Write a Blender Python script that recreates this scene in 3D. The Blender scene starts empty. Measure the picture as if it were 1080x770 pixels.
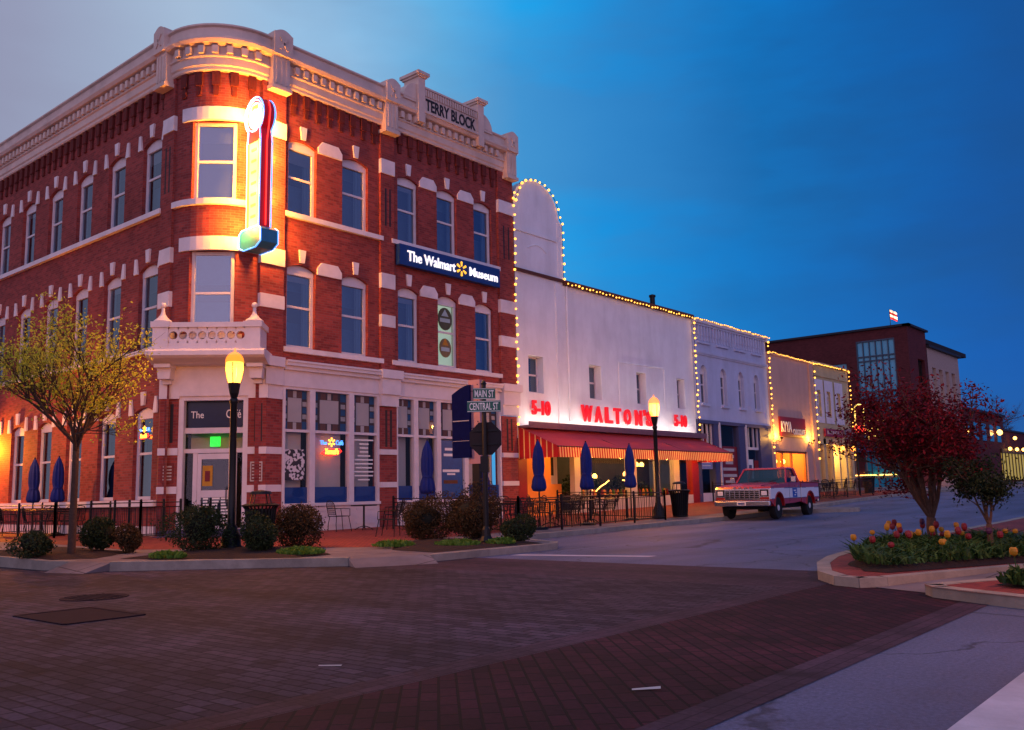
import bpy, bmesh, math, random
from mathutils import Vector, Matrix
random.seed(7)
sc = bpy.context.scene
COL = sc.collection
R = math.radians
# ---------------------------------------------------------------- camera
cam = bpy.data.objects.new('camera', bpy.data.cameras.new('camera')); COL.objects.link(cam)
cam.data.sensor_width = 36.0; cam.data.lens = 955.076 / 1080 * 36
cam.data.clip_start = .05; cam.data.clip_end = 2000
RM = Matrix(((0.76270166, 0.10685838, 0.63786163), (0.64636733, -0.09199829, -0.75745996), (-0.02225876, 0.99000889, -0.13923702)))
cam.matrix_world = Matrix.Translation((0, 0, 1.25)) @ RM.to_4x4()
sc.camera = cam
# ---------------------------------------------------------------- sky, sun, exposure
def hexl(h):
    h = h.lstrip('#'); c = [int(h[i:i+2], 16) / 255 for i in (0, 2, 4)]
    return tuple(x / 12.92 if x <= .04045 else ((x + .055) / 1.055) ** 2.4 for x in c)
SKY_FRONT = [(.0, '84809e'), (.12, '8d93ae'), (.25, '9cb2cc'), (.36, '88b4d8'), (.44, '58a8da'), (.51, '1e9ade'), (.58, '068cd6'), (.67, '087ac6'), (.78, '0766b4'), (.89, '0656a8'), (1.0, '054898')]
SUN_AZ, SUN_EL = R(-128), R(9)          # glow of the set sun behind the camera
world = bpy.data.worlds.new('World'); sc.world = world; world.use_nodes = True
def build_world():
    nt = world.node_tree; N = nt.nodes; L = nt.links; N.clear()
    def n(t, **k):
        x = N.new(t)
        for a, b in k.items(): setattr(x, a, b)
        return x
    def mth(op, a, b=None):
        x = n('ShaderNodeMath', operation=op)
        for i, v in enumerate((a, b)):
            if v is None: continue
            if hasattr(v, 'is_linked'): L.new(v, x.inputs[i])
            else: x.inputs[i].default_value = v
        return x.outputs[0]
    def mix(f, a, b, bt='MIX'):
        x = n('ShaderNodeMix', data_type='RGBA', blend_type=bt)
        for s, v in ((x.inputs['Factor'], f), (x.inputs[6], a), (x.inputs[7], b)):
            if hasattr(v, 'is_linked'): L.new(v, s)
            else: s.default_value = v if not isinstance(v, tuple) else (*v, 1)
        return x.outputs[2]
    tc = n('ShaderNodeTexCoord').outputs['Generated']
    def dot(v):
        x = n('ShaderNodeVectorMath', operation='DOT_PRODUCT'); L.new(tc, x.inputs[0]); x.inputs[1].default_value = v
        return x.outputs['Value']
    nz = n('ShaderNodeTexNoise'); nz.inputs['Scale'].default_value = 2.2; nz.inputs['Detail'].default_value = 4
    mp = n('ShaderNodeMapping'); mp.inputs['Scale'].default_value = (1, 1, 2.6); L.new(tc, mp.inputs['Vector']); L.new(mp.outputs[0], nz.inputs['Vector'])
    wob = mth('MULTIPLY', mth('SUBTRACT', nz.outputs[0], .5), .16)
    s = mth('ADD', dot((.765, .644, 0)), wob)
    pos = mth('DIVIDE', mth('ADD', s, .6), 1.2)
    cr = n('ShaderNodeValToRGB'); L.new(pos, cr.inputs[0])
    e = cr.color_ramp.elements
    while len(e) > 1: e.remove(e[-1])
    e[0].position = 0; e[0].color = (*hexl(SKY_FRONT[0][1]), 1)
    for p, c in SKY_FRONT[1:]:
        q = e.new(p); q.color = (*hexl(c), 1)
    front = cr.outputs[0]
    # soft cloud streaks
    n2 = n('ShaderNodeTexNoise'); n2.inputs['Scale'].default_value = 2.3; n2.inputs['Detail'].default_value = 5; n2.inputs['Roughness'].default_value = .55
    mp2 = n('ShaderNodeMapping'); mp2.inputs['Scale'].default_value = (1, 1, 3.2); mp2.inputs['Location'].default_value = (3.1, 1.7, .4); L.new(tc, mp2.inputs['Vector']); L.new(mp2.outputs[0], n2.inputs['Vector'])
    mr = n('ShaderNodeMapRange'); L.new(n2.outputs[0], mr.inputs[0]); mr.inputs[1].default_value = .40; mr.inputs[2].default_value = .62; mr.inputs[3].default_value = 0; mr.inputs[4].default_value = .36
    lefts = n('ShaderNodeMapRange'); L.new(s, lefts.inputs[0]); lefts.inputs[1].default_value = -.3; lefts.inputs[2].default_value = .25
    front = mix(mr.outputs[0], front, mix(lefts.outputs[0], (.22, .22, .32), (.010, .075, .22)))
    # heavy cloud bank high over the far end of the street
    dv = n('ShaderNodeMath', operation='ADD'); L.new(dot((.016, .9, .436)), dv.inputs[0]); L.new(mth('MULTIPLY', mth('SUBTRACT', n2.outputs[0], .5), .16), dv.inputs[1])
    bank = n('ShaderNodeMapRange', interpolation_type='SMOOTHSTEP'); L.new(dv.outputs[0], bank.inputs[0]); bank.inputs[1].default_value = .90; bank.inputs[2].default_value = 1.0; bank.inputs[4].default_value = .62
    front = mix(bank.outputs[0], front, (.006, .062, .22))
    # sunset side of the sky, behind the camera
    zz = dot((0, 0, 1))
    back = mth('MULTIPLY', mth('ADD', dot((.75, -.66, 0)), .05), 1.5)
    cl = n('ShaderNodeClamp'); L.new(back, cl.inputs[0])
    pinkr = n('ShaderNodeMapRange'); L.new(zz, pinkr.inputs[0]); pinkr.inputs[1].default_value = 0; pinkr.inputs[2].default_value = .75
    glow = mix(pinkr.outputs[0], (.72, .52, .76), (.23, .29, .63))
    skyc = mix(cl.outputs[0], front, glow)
    ns = n('ShaderNodeTexSky', sky_type='NISHITA'); ns.sun_disc = False; ns.sun_elevation = SUN_EL; ns.sun_rotation = SUN_AZ
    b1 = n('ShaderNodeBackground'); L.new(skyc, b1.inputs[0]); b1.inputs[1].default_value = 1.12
    b2 = n('ShaderNodeBackground'); L.new(ns.outputs[0], b2.inputs[0]); b2.inputs[1].default_value = .004
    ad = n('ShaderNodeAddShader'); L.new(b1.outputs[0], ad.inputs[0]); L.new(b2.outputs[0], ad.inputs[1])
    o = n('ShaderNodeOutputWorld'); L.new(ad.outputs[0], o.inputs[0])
build_world()
sun = bpy.data.objects.new('sun', bpy.data.lights.new('sun', 'SUN')); COL.objects.link(sun)
sun.data.energy = .22; sun.data.angle = R(35); sun.data.color = (1, .58, .72)
sun.rotation_euler = (R(90 - 14), 0, R(32))
sc.view_settings.view_transform = 'Standard'; sc.view_settings.look = 'None'
sc.view_settings.exposure = 0.0; sc.view_settings.gamma = 1
sc.cycles.use_denoising = True
sc.cycles.sample_clamp_indirect = 4
sc.cycles.max_bounces = 8; sc.cycles.transparent_max_bounces = 12
# ---------------------------------------------------------------- materials
MATS = {}
def newmat(name):
    m = bpy.data.materials.new(name); m.use_nodes = True; MATS[name] = m
    nt = m.node_tree; return m, nt.nodes, nt.links, nt.nodes['Principled BSDF']
def setc(s, c): s.default_value = (*c, 1)
def M(name, col, rough=.7, metal=0., var=.22, ns=6., bump=0., bs=60., spec=.4, dirt=0.):
    m, N, L, P = newmat(name)
    c = hexl(col) if isinstance(col, str) else col
    P.inputs['Roughness'].default_value = rough; P.inputs['Metallic'].default_value = metal; P.inputs['Specular IOR Level'].default_value = spec
    tc = N.new('ShaderNodeTexCoord')
    nz = N.new('ShaderNodeTexNoise'); nz.inputs['Scale'].default_value = ns; nz.inputs['Detail'].default_value = 6; nz.inputs['Roughness'].default_value = .65
    L.new(tc.outputs['Object'], nz.inputs['Vector'])
    r = N.new('ShaderNodeValToRGB'); L.new(nz.outputs[0], r.inputs[0])
    r.color_ramp.elements[0].position = .28; r.color_ramp.elements[1].position = .74
    r.color_ramp.elements[0].color = (*[x * (1 - var) for x in c], 1); r.color_ramp.elements[1].color = (*[min(1, x * (1 + var * .7)) for x in c], 1)
    out = r.outputs[0]
    if dirt:
        n2 = N.new('ShaderNodeTexNoise'); n2.inputs['Scale'].default_value = ns * .28; n2.inputs['Detail'].default_value = 8; L.new(tc.outputs['Object'], n2.inputs['Vector'])
        mr = N.new('ShaderNodeMapRange'); mr.inputs[1].default_value = .5; mr.inputs[2].default_value = .72; mr.inputs[4].default_value = dirt; L.new(n2.outputs[0], mr.inputs[0])
        mx = N.new('ShaderNodeMix'); mx.data_type = 'RGBA'; L.new(mr.outputs[0], mx.inputs['Factor']); L.new(out, mx.inputs[6]); setc(mx.inputs[7], [x * .45 for x in c]); out = mx.outputs[2]
    L.new(out, P.inputs['Base Color'])
    if bump:
        nb = N.new('ShaderNodeTexNoise'); nb.inputs['Scale'].default_value = bs; nb.inputs['Detail'].default_value = 4; L.new(tc.outputs['Object'], nb.inputs['Vector'])
        b = N.new('ShaderNodeBump'); b.inputs['Strength'].default_value = bump; b.inputs['Distance'].default_value = .02; L.new(nb.outputs[0], b.inputs['Height']); L.new(b.outputs[0], P.inputs['Normal'])
    return m
def stuccomat(name, col, *a, **k):
    m = M(name, col, *a, **k); N, L = m.node_tree.nodes, m.node_tree.links; P = N['Principled BSDF']; src = P.inputs['Base Color'].links[0].from_socket
    tc = N.new('ShaderNodeTexCoord').outputs['Object']; mp = N.new('ShaderNodeMapping'); mp.inputs['Scale'].default_value = (1.3, 1.3, .3); L.new(tc, mp.inputs[0])
    n1 = N.new('ShaderNodeTexNoise'); n1.inputs['Scale'].default_value = 1; n1.inputs['Detail'].default_value = 7; n1.inputs['Roughness'].default_value = .65; L.new(mp.outputs[0], n1.inputs['Vector'])
    mr = N.new('ShaderNodeMapRange'); mr.inputs[1].default_value = .42; mr.inputs[2].default_value = .75; mr.inputs[3].default_value = 1.02; mr.inputs[4].default_value = .86; L.new(n1.outputs[0], mr.inputs[0])
    v = N.new('ShaderNodeVectorMath'); v.operation = 'SCALE'; L.new(src, v.inputs[0]); L.new(mr.outputs[0], v.inputs['Scale']); L.new(v.outputs[0], P.inputs['Base Color'])
    uv = N.new('ShaderNodeUVMap'); uv.uv_map = 'UVMap'; bt = N.new('ShaderNodeTexBrick'); L.new(uv.outputs[0], bt.inputs['Vector']); bt.inputs['Scale'].default_value = 1; bt.inputs['Brick Width'].default_value = .23; bt.inputs['Row Height'].default_value = .076; bt.inputs['Mortar Size'].default_value = .008
    b = N.new('ShaderNodeBump'); b.inputs['Strength'].default_value = .25; b.inputs['Distance'].default_value = .006; b.invert = True; L.new(bt.outputs['Fac'], b.inputs['Height'])
    old = P.inputs['Normal'].links
    if old: L.new(old[0].from_socket, b.inputs['Normal'])
    L.new(b.outputs[0], P.inputs['Normal']); return m
def brickmat(name, c1, c2, mortar, bw=.23, bh=.076, ms=.008, rough=.8, rot=0., wear=.25, bump=.35, off=.5, stain=None, grime=False):
    m, N, L, P = newmat(name)
    uv = N.new('ShaderNodeUVMap'); uv.uv_map = 'UVMap'
    mp = N.new('ShaderNodeMapping'); mp.inputs['Rotation'].default_value = (0, 0, rot); L.new(uv.outputs[0], mp.inputs[0])
    bt = N.new('ShaderNodeTexBrick'); L.new(mp.outputs[0], bt.inputs['Vector'])
    bt.inputs['Scale'].default_value = 1; bt.inputs['Brick Width'].default_value = bw; bt.inputs['Row Height'].default_value = bh; bt.inputs['Mortar Size'].default_value = ms
    bt.inputs['Mortar Smooth'].default_value = .2; bt.offset = off; bt.inputs['Bias'].default_value = -.1
    setc(bt.inputs['Color1'], hexl(c1)); setc(bt.inputs['Color2'], hexl(c2)); setc(bt.inputs['Mortar'], hexl(mortar))
    nz = N.new('ShaderNodeTexNoise'); nz.inputs['Scale'].default_value = .55; nz.inputs['Detail'].default_value = 9; nz.inputs['Roughness'].default_value = .7; L.new(uv.outputs[0], nz.inputs['Vector'])
    mr = N.new('ShaderNodeMapRange'); mr.inputs[1].default_value = .3; mr.inputs[2].default_value = .7; mr.inputs[3].default_value = 1 - wear; mr.inputs[4].default_value = 1 + wear * .8; L.new(nz.outputs[0], mr.inputs[0])
    vm = N.new('ShaderNodeVectorMath'); vm.operation = 'SCALE'; L.new(bt.outputs[0], vm.inputs[0]); L.new(mr.outputs[0], vm.inputs['Scale'])
    out = vm.outputs[0]
    if stain:   # pale patches of old wash and re-pointed bricks
        n3 = N.new('ShaderNodeTexNoise'); n3.inputs['Scale'].default_value = 1.3; n3.inputs['Detail'].default_value = 7; n3.inputs['Roughness'].default_value = .75; L.new(uv.outputs[0], n3.inputs['Vector'])
        m3 = N.new('ShaderNodeMapRange'); m3.inputs[1].default_value = .64; m3.inputs[2].default_value = .74; m3.inputs[4].default_value = .55; L.new(n3.outputs[0], m3.inputs[0])
        mx = N.new('ShaderNodeMix'); mx.data_type = 'RGBA'; L.new(m3.outputs[0], mx.inputs['Factor']); L.new(out, mx.inputs[6]); setc(mx.inputs[7], hexl(stain)); out = mx.outputs[2]
    if grime:   # oil spots, worn wheel paths and odd replaced bricks
        tcg = N.new('ShaderNodeTexCoord').outputs['Object']; fac = None
        for sc_, lo, hi, amt, st in ((.22, .38, .62, .75, (1, 1, 1)), (1.0, .36, .64, .7, (.06, 1.3, 1)), (2.4, .60, .70, .55, (1, 1, 1)), (26, .3, .7, .75, (1, 1, 1))):
            mpg = N.new('ShaderNodeMapping'); mpg.inputs['Scale'].default_value = st; L.new(tcg, mpg.inputs[0])
            ng = N.new('ShaderNodeTexNoise'); ng.inputs['Scale'].default_value = sc_; ng.inputs['Detail'].default_value = 5; L.new(mpg.outputs[0], ng.inputs['Vector'])
            mg = N.new('ShaderNodeMapRange'); mg.inputs[1].default_value = lo; mg.inputs[2].default_value = hi; mg.inputs[3].default_value = 1 + (1 - amt) * (.8 if sc_ != 2.4 else 0); mg.inputs[4].default_value = amt; L.new(ng.outputs[0], mg.inputs[0])
            if fac is None: fac = mg.outputs[0]
            else:
                mm = N.new('ShaderNodeMath'); mm.operation = 'MULTIPLY'; L.new(fac, mm.inputs[0]); L.new(mg.outputs[0], mm.inputs[1]); fac = mm.outputs[0]
        vg = N.new('ShaderNodeVectorMath'); vg.operation = 'SCALE'; L.new(out, vg.inputs[0]); L.new(fac, vg.inputs['Scale']); out = vg.outputs[0]
    L.new(out, P.inputs['Base Color']); P.inputs['Roughness'].default_value = rough; P.inputs['Specular IOR Level'].default_value = .18
    b = N.new('ShaderNodeBump'); b.inputs['Strength'].default_value = bump; b.inputs['Distance'].default_value = .006; b.invert = True; L.new(bt.outputs['Fac'], b.inputs['Height']); L.new(b.outputs[0], P.inputs['Normal'])
    return m
def roadmat(name, col, rough, fine=70., crack=.5, scale=.35):
    m, N, L, P = newmat(name); c = hexl(col)
    tc = N.new('ShaderNodeTexCoord').outputs['Object']
    def noise(sc_, det=6, ro=.6):
        x = N.new('ShaderNodeTexNoise'); x.inputs['Scale'].default_value = sc_; x.inputs['Detail'].default_value = det; x.inputs['Roughness'].default_value = ro; L.new(tc, x.inputs['Vector']); return x
    def mr(v, a, b, c_, d):
        x = N.new('ShaderNodeMapRange'); L.new(v, x.inputs[0])
        for k, q in enumerate((a, b, c_, d)): x.inputs[k + 1].default_value = q
        return x.outputs[0]
    def mulv(a, b): x = N.new('ShaderNodeMath'); x.operation = 'MULTIPLY'; L.new(a, x.inputs[0]); L.new(b, x.inputs[1]); return x.outputs[0]
    big = mr(noise(scale, 8, .62).outputs[0], .3, .7, .62, 1.3); grit = mr(noise(fine, 6, .85).outputs[0], .3, .7, .5, 1.55)
    wv = N.new('ShaderNodeTexNoise'); wv.inputs['Scale'].default_value = 1.1; wv.inputs['Detail'].default_value = 5; L.new(tc, wv.inputs['Vector'])
    vm = N.new('ShaderNodeVectorMath'); vm.operation = 'MULTIPLY_ADD'; L.new(wv.outputs['Color'], vm.inputs[0]); vm.inputs[1].default_value = (1.3, 1.3, 0); L.new(tc, vm.inputs[2])
    vo = N.new('ShaderNodeTexVoronoi'); vo.feature = 'DISTANCE_TO_EDGE'; vo.inputs['Scale'].default_value = .33; L.new(vm.outputs[0], vo.inputs['Vector'])
    ck = mr(vo.outputs['Distance'], .003, .011, 1 - crack, 1)
    # long streaks left by tyres along the street
    mp = N.new('ShaderNodeMapping'); mp.inputs['Scale'].default_value = (1.1, .05, 1); L.new(tc, mp.inputs[0]); st = N.new('ShaderNodeTexNoise'); st.inputs['Scale'].default_value = 1; st.inputs['Detail'].default_value = 3; L.new(mp.outputs[0], st.inputs['Vector'])
    streak = mr(st.outputs[0], .35, .65, .8, 1.15)
    f = mulv(mulv(big, grit), mulv(ck, streak)); sc = N.new('ShaderNodeVectorMath'); sc.operation = 'SCALE'; sc.inputs[0].default_value = c; L.new(f, sc.inputs['Scale']); L.new(sc.outputs[0], P.inputs['Base Color'])
    L.new(mr(noise(scale * 2).outputs[0], .3, .7, rough - .1, rough + .12), P.inputs['Roughness']); P.inputs['Specular IOR Level'].default_value = .35
    b = N.new('ShaderNodeBump'); b.inputs['Strength'].default_value = .5; b.inputs['Distance'].default_value = .01; L.new(f, b.inputs['Height']); L.new(b.outputs[0], P.inputs['Normal'])
    return m
def emit(name, col, st):
    m, N, L, P = newmat(name); c = hexl(col) if isinstance(col, str) else col
    setc(P.inputs['Base Color'], c); setc(P.inputs['Emission Color'], c); P.inputs['Emission Strength'].default_value = st; P.inputs['Roughness'].default_value = .4
    nz = N.new('ShaderNodeTexNoise'); nz.inputs['Scale'].default_value = 9
    return m
def glassmat(name, tint, refl=.3, rough=.02, trans=(.6, .66, .72), fr=.5):
    m, N, L, P = newmat(name); N.remove(P); o = N['Material Output']
    t = N.new('ShaderNodeBsdfTransparent'); setc(t.inputs[0], trans)
    g = N.new('ShaderNodeBsdfGlossy'); setc(g.inputs[0], hexl(tint)); g.inputs['Roughness'].default_value = rough
    tc = N.new('ShaderNodeTexCoord'); nz = N.new('ShaderNodeTexNoise'); nz.inputs['Scale'].default_value = .7; L.new(tc.outputs['Object'], nz.inputs['Vector'])
    b = N.new('ShaderNodeBump'); b.inputs['Strength'].default_value = .06; b.inputs['Distance'].default_value = .1; L.new(nz.outputs[0], b.inputs['Height']); L.new(b.outputs[0], g.inputs['Normal'])
    lw = N.new('ShaderNodeLayerWeight'); lw.inputs[0].default_value = .35
    ad = N.new('ShaderNodeMath'); ad.operation = 'MULTIPLY_ADD'; ad.use_clamp = True; L.new(lw.outputs['Fresnel'], ad.inputs[0]); ad.inputs[1].default_value = fr; ad.inputs[2].default_value = refl
    x = N.new('ShaderNodeMixShader'); L.new(ad.outputs[0], x.inputs[0]); L.new(t.outputs[0], x.inputs[1]); L.new(g.outputs[0], x.inputs[2]); L.new(x.outputs[0], o.inputs[0])
    return m
def clothmat(name, col, trans=.45):
    m, N, L, P = newmat(name); c = hexl(col); setc(P.inputs['Base Color'], c); P.inputs['Roughness'].default_value = .85
    tc = N.new('ShaderNodeTexCoord'); nz = N.new('ShaderNodeTexNoise'); nz.inputs['Scale'].default_value = 5; L.new(tc.outputs['Object'], nz.inputs[0]); b = N.new('ShaderNodeBump'); b.inputs['Strength'].default_value = .3; b.inputs['Distance'].default_value = .03; L.new(nz.outputs[0], b.inputs['Height']); L.new(b.outputs[0], P.inputs['Normal'])
    t = N.new('ShaderNodeBsdfTranslucent'); setc(t.inputs[0], c); x = N.new('ShaderNodeMixShader'); x.inputs[0].default_value = trans
    L.new(P.outputs[0], x.inputs[1]); L.new(t.outputs[0], x.inputs[2]); L.new(x.outputs[0], N['Material Output'].inputs[0]); return m
def leafmat(name, c1, c2, trans=.25):
    m, N, L, P = newmat(name)
    g = N.new('ShaderNodeNewGeometry'); r = N.new('ShaderNodeValToRGB'); L.new(g.outputs['Random Per Island'], r.inputs[0])
    r.color_ramp.elements[0].color = (*hexl(c1), 1); r.color_ramp.elements[1].color = (*hexl(c2), 1)
    L.new(r.outputs[0], P.inputs['Base Color']); P.inputs['Roughness'].default_value = .6; P.inputs['Specular IOR Level'].default_value = .25
    t = N.new('ShaderNodeBsdfTranslucent'); L.new(r.outputs[0], t.inputs[0])
    x = N.new('ShaderNodeMixShader'); x.inputs[0].default_value = trans; L.new(P.outputs[0], x.inputs[1]); L.new(t.outputs[0], x.inputs[2]); L.new(x.outputs[0], N['Material Output'].inputs[0])
    return m
brick = brickmat('red_brick', '9a443e', '74302e', '805250', wear=.28, stain='8f7078')
brick_dark = brickmat('soldier_brick', '6a2a26', '571f1e', '5b3430', bw=.076, bh=.23, wear=.2)
brick_far = brickmat('brown_brick', '5d2a2c', '4c2024', '4c2c2e', wear=.15)
trim = M('painted_stone', 'e0d6d8', .6, var=.1, ns=3, dirt=.35, bump=.12, bs=25)
trim_c = M('cornice_paint', 'd6beb0', .6, var=.12, ns=3, dirt=.45, bump=.15, bs=25)
white = M('white_paint', 'd8cfd2', .5, var=.08, ns=4, dirt=.2)
plaster = stuccomat('white_stucco', 'e4e4e8', .75, var=.06, ns=1.6, dirt=.22, bump=.12, bs=14)
plaster_b = stuccomat('pale_blue_wash', 'b4bcd6', .75, var=.08, ns=1.6, dirt=.25, bump=.3, bs=14)
plaster_p = stuccomat('pink_stucco', 'bc988c', .8, var=.07, ns=1.2, dirt=.25, bump=.2, bs=20)
plaster_c = stuccomat('cream_paint', 'bcaa80', .75, var=.09, ns=1.5, dirt=.25, bump=.2, bs=20)
dark = M('window_dark', '3c6c8a', .8, var=.5, ns=1.2)
room = M('room_dark', '1a1a22', .9)
curtain = M('pale_blind', '9fb8bc', .9, var=.12, ns=2)
shade = M('roller_shade', 'bdb6b0', .9, var=.08, ns=1.5)
blue_film = M('blue_film', '0c3f86', .35, var=.1)
glass = glassmat('pane_glass', 'c4d8ee', .22, fr=.85)
glass_clear = glassmat('shop_glass', 'dfe6f0', .02, trans=(.95, .95, .95), fr=.3)
glass_sky = glassmat('curtain_glass', '7fd4e6', .55, .03, (.15, .4, .45))
black = M('black_metal', '0e0d10', .45, .2, var=.3, ns=20)
black2 = M('black_mesh', '131217', .6, .1, var=.3, ns=30)
iron = M('cast_iron', '15151a', .5, .3, var=.3, bump=.2)
concrete = brickmat('concrete', '7d7476', '746a6c', '443c3e', bw=1.5, bh=1.5, ms=.012, rough=.85, off=0., wear=.4, bump=.2)
kerbm = M('kerb_concrete', '948a80', .85, var=.3, ns=3, dirt=.6, bump=.4, bs=30)
asphalt = roadmat('asphalt', '595f7a', .7, 30., .6)
paver = brickmat('grey_paver', '4a3f4c', '2c2430', '171219', bw=.24, bh=.12, ms=.009, rough=.85, wear=.5, bump=.5, grime=True)
paver_n = brickmat('brown_paver', '44323f', '362733', '281c26', bw=.22, bh=.11, ms=.006, rough=.8, rot=R(90), wear=.3, bump=.3, grime=True)
paver_r = brickmat('red_paver', '3c1825', '220e18', '0e070c', bw=.24, bh=.12, ms=.011, rough=.85, rot=R(45), wear=.4, bump=.5, grime=True)
paver_s = brickmat('sidewalk_brick', '8a4038', '743430', '4f2c2a', bw=.2, bh=.1, ms=.006, rough=.75, rot=R(45), wear=.25, bump=.3)
road_paint = M('road_paint', 'c4bcc4', .7, var=.2, ns=3, dirt=.6, bump=.3)
mulch = M('mulch', '2a1712', .95, var=.6, ns=22, bump=1, bs=50)
bark = M('bark', '4a362c', .9, var=.4, ns=18, bump=.8, bs=40)
bark_r = M('maple_bark', '5a4236', .9, var=.4, ns=18, bump=.8, bs=40)
leaf_spring = leafmat('spring_leaf', 'a0b02a', 'dcdc58', .5)
leaf_red = leafmat('maple_leaf', '3a0a14', '861626', .35)
leaf_bush = leafmat('bush_leaf', '1a2a18', '35421f', .15)
leaf_low = leafmat('ground_leaf', '3c6a24', '6a8a34', .3)
leaf_rust = leafmat('rust_leaf', '33301a', '54381f', .15)
leaf_pine = leafmat('pine_leaf', '101f12', '2c3a1a', .15)
bud_y = M('yellow_petal', 'b07c14', .5, var=.15, ns=30); bud_r = M('red_petal', '74101c', .5, var=.2, ns=30); bud_p = M('purple_petal', '42123c', .5, var=.2)
navy = M('navy_canvas', '0a2272', .8, var=.25, ns=5, bump=.3, bs=20)
red_cloth = M('red_canvas', 'a0222c', .85, var=.2, ns=1.5, dirt=.3, bump=.2, bs=8)
red_paint = M('red_paint', '8e1a16', .5, var=.15, dirt=.3)
orange_w = M('amber_wall', 'd98a30', .7, var=.12, ns=2)
wood = M('dark_wood', '3a2418', .6, var=.3)
slate = M('slate_paint', '42486e', .55, var=.12)
signblue = M('sign_blue', '0d3577', .4, var=.08)
signred = M('sign_red', '7c0e1c', .45, var=.1)
green_sign = M('sign_green', '0e5a4c', .4, var=.08)
sign_white = M('letter_white', 'e8e6e0', .5, var=.03)
panel_pink = M('steel_panel', 'b98a8e', .45, .1, var=.1)
letter_dark = M('letter_dark', '1c1820', .6)
chrome = M('chrome', 'c8c4c8', .18, 1., var=.05)
rubber = M('rubber', '101012', .85)
def lampmat(name, col, st, tr=.45):
    m, N, L, P = newmat(name); N.remove(P); e = N.new('ShaderNodeEmission'); setc(e.inputs[0], col); e.inputs[1].default_value = st
    t = N.new('ShaderNodeBsdfTransparent'); x = N.new('ShaderNodeMixShader'); x.inputs[0].default_value = tr; L.new(e.outputs[0], x.inputs[1]); L.new(t.outputs[0], x.inputs[2]); L.new(x.outputs[0], N['Material Output'].inputs[0])
    return m
def lampset(parent, loc, watts, col=(1, .42, .07), r=.1):
    l = bpy.data.objects.new('lamp_light', bpy.data.lights.new('lamp_light', 'POINT')); COL.objects.link(l); l.parent = parent; l.location = Vector(loc) - parent_loc(parent)
    l.data.energy = watts; l.data.color = col; l.data.shadow_soft_size = r; return l
lamp_glow = lampmat('lamp_glow', (1, .27, .035), 13, .72)
bulb_m = emit('bulb_glow', (1, .43, .06), 3.4)
bulb_m.cycles.emission_sampling = 'NONE'
pend_glow = emit('pendant_glow', (1, .48, .09), 7)
neon_w = emit('neon_white', (1, .58, .18), 2.2)
neon_y = emit('neon_yellow', (1, .36, .03), 5)
neon_b = emit('neon_blue', (.08, .36, 1), 1.7)
neon_r = emit('neon_red', (1, .03, .02), 2.2)
sign_lit = emit('sign_lit_white', (.95, .93, .95), 1.0)
sign_lit_y = emit('sign_lit_yellow', (1, .5, .04), 1.3)
letter_red = emit('letter_red', (.70, .006, .012), .42)
exit_g = emit('green_light', (.02, .9, .05), 1.6)
lit_blind = emit('lit_window', (.72, .80, .50), .75)
wash = emit('wash_light', (1, .84, .70), 22)
under_l = emit('under_awning_light', (1, .40, .06), 20)
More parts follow.
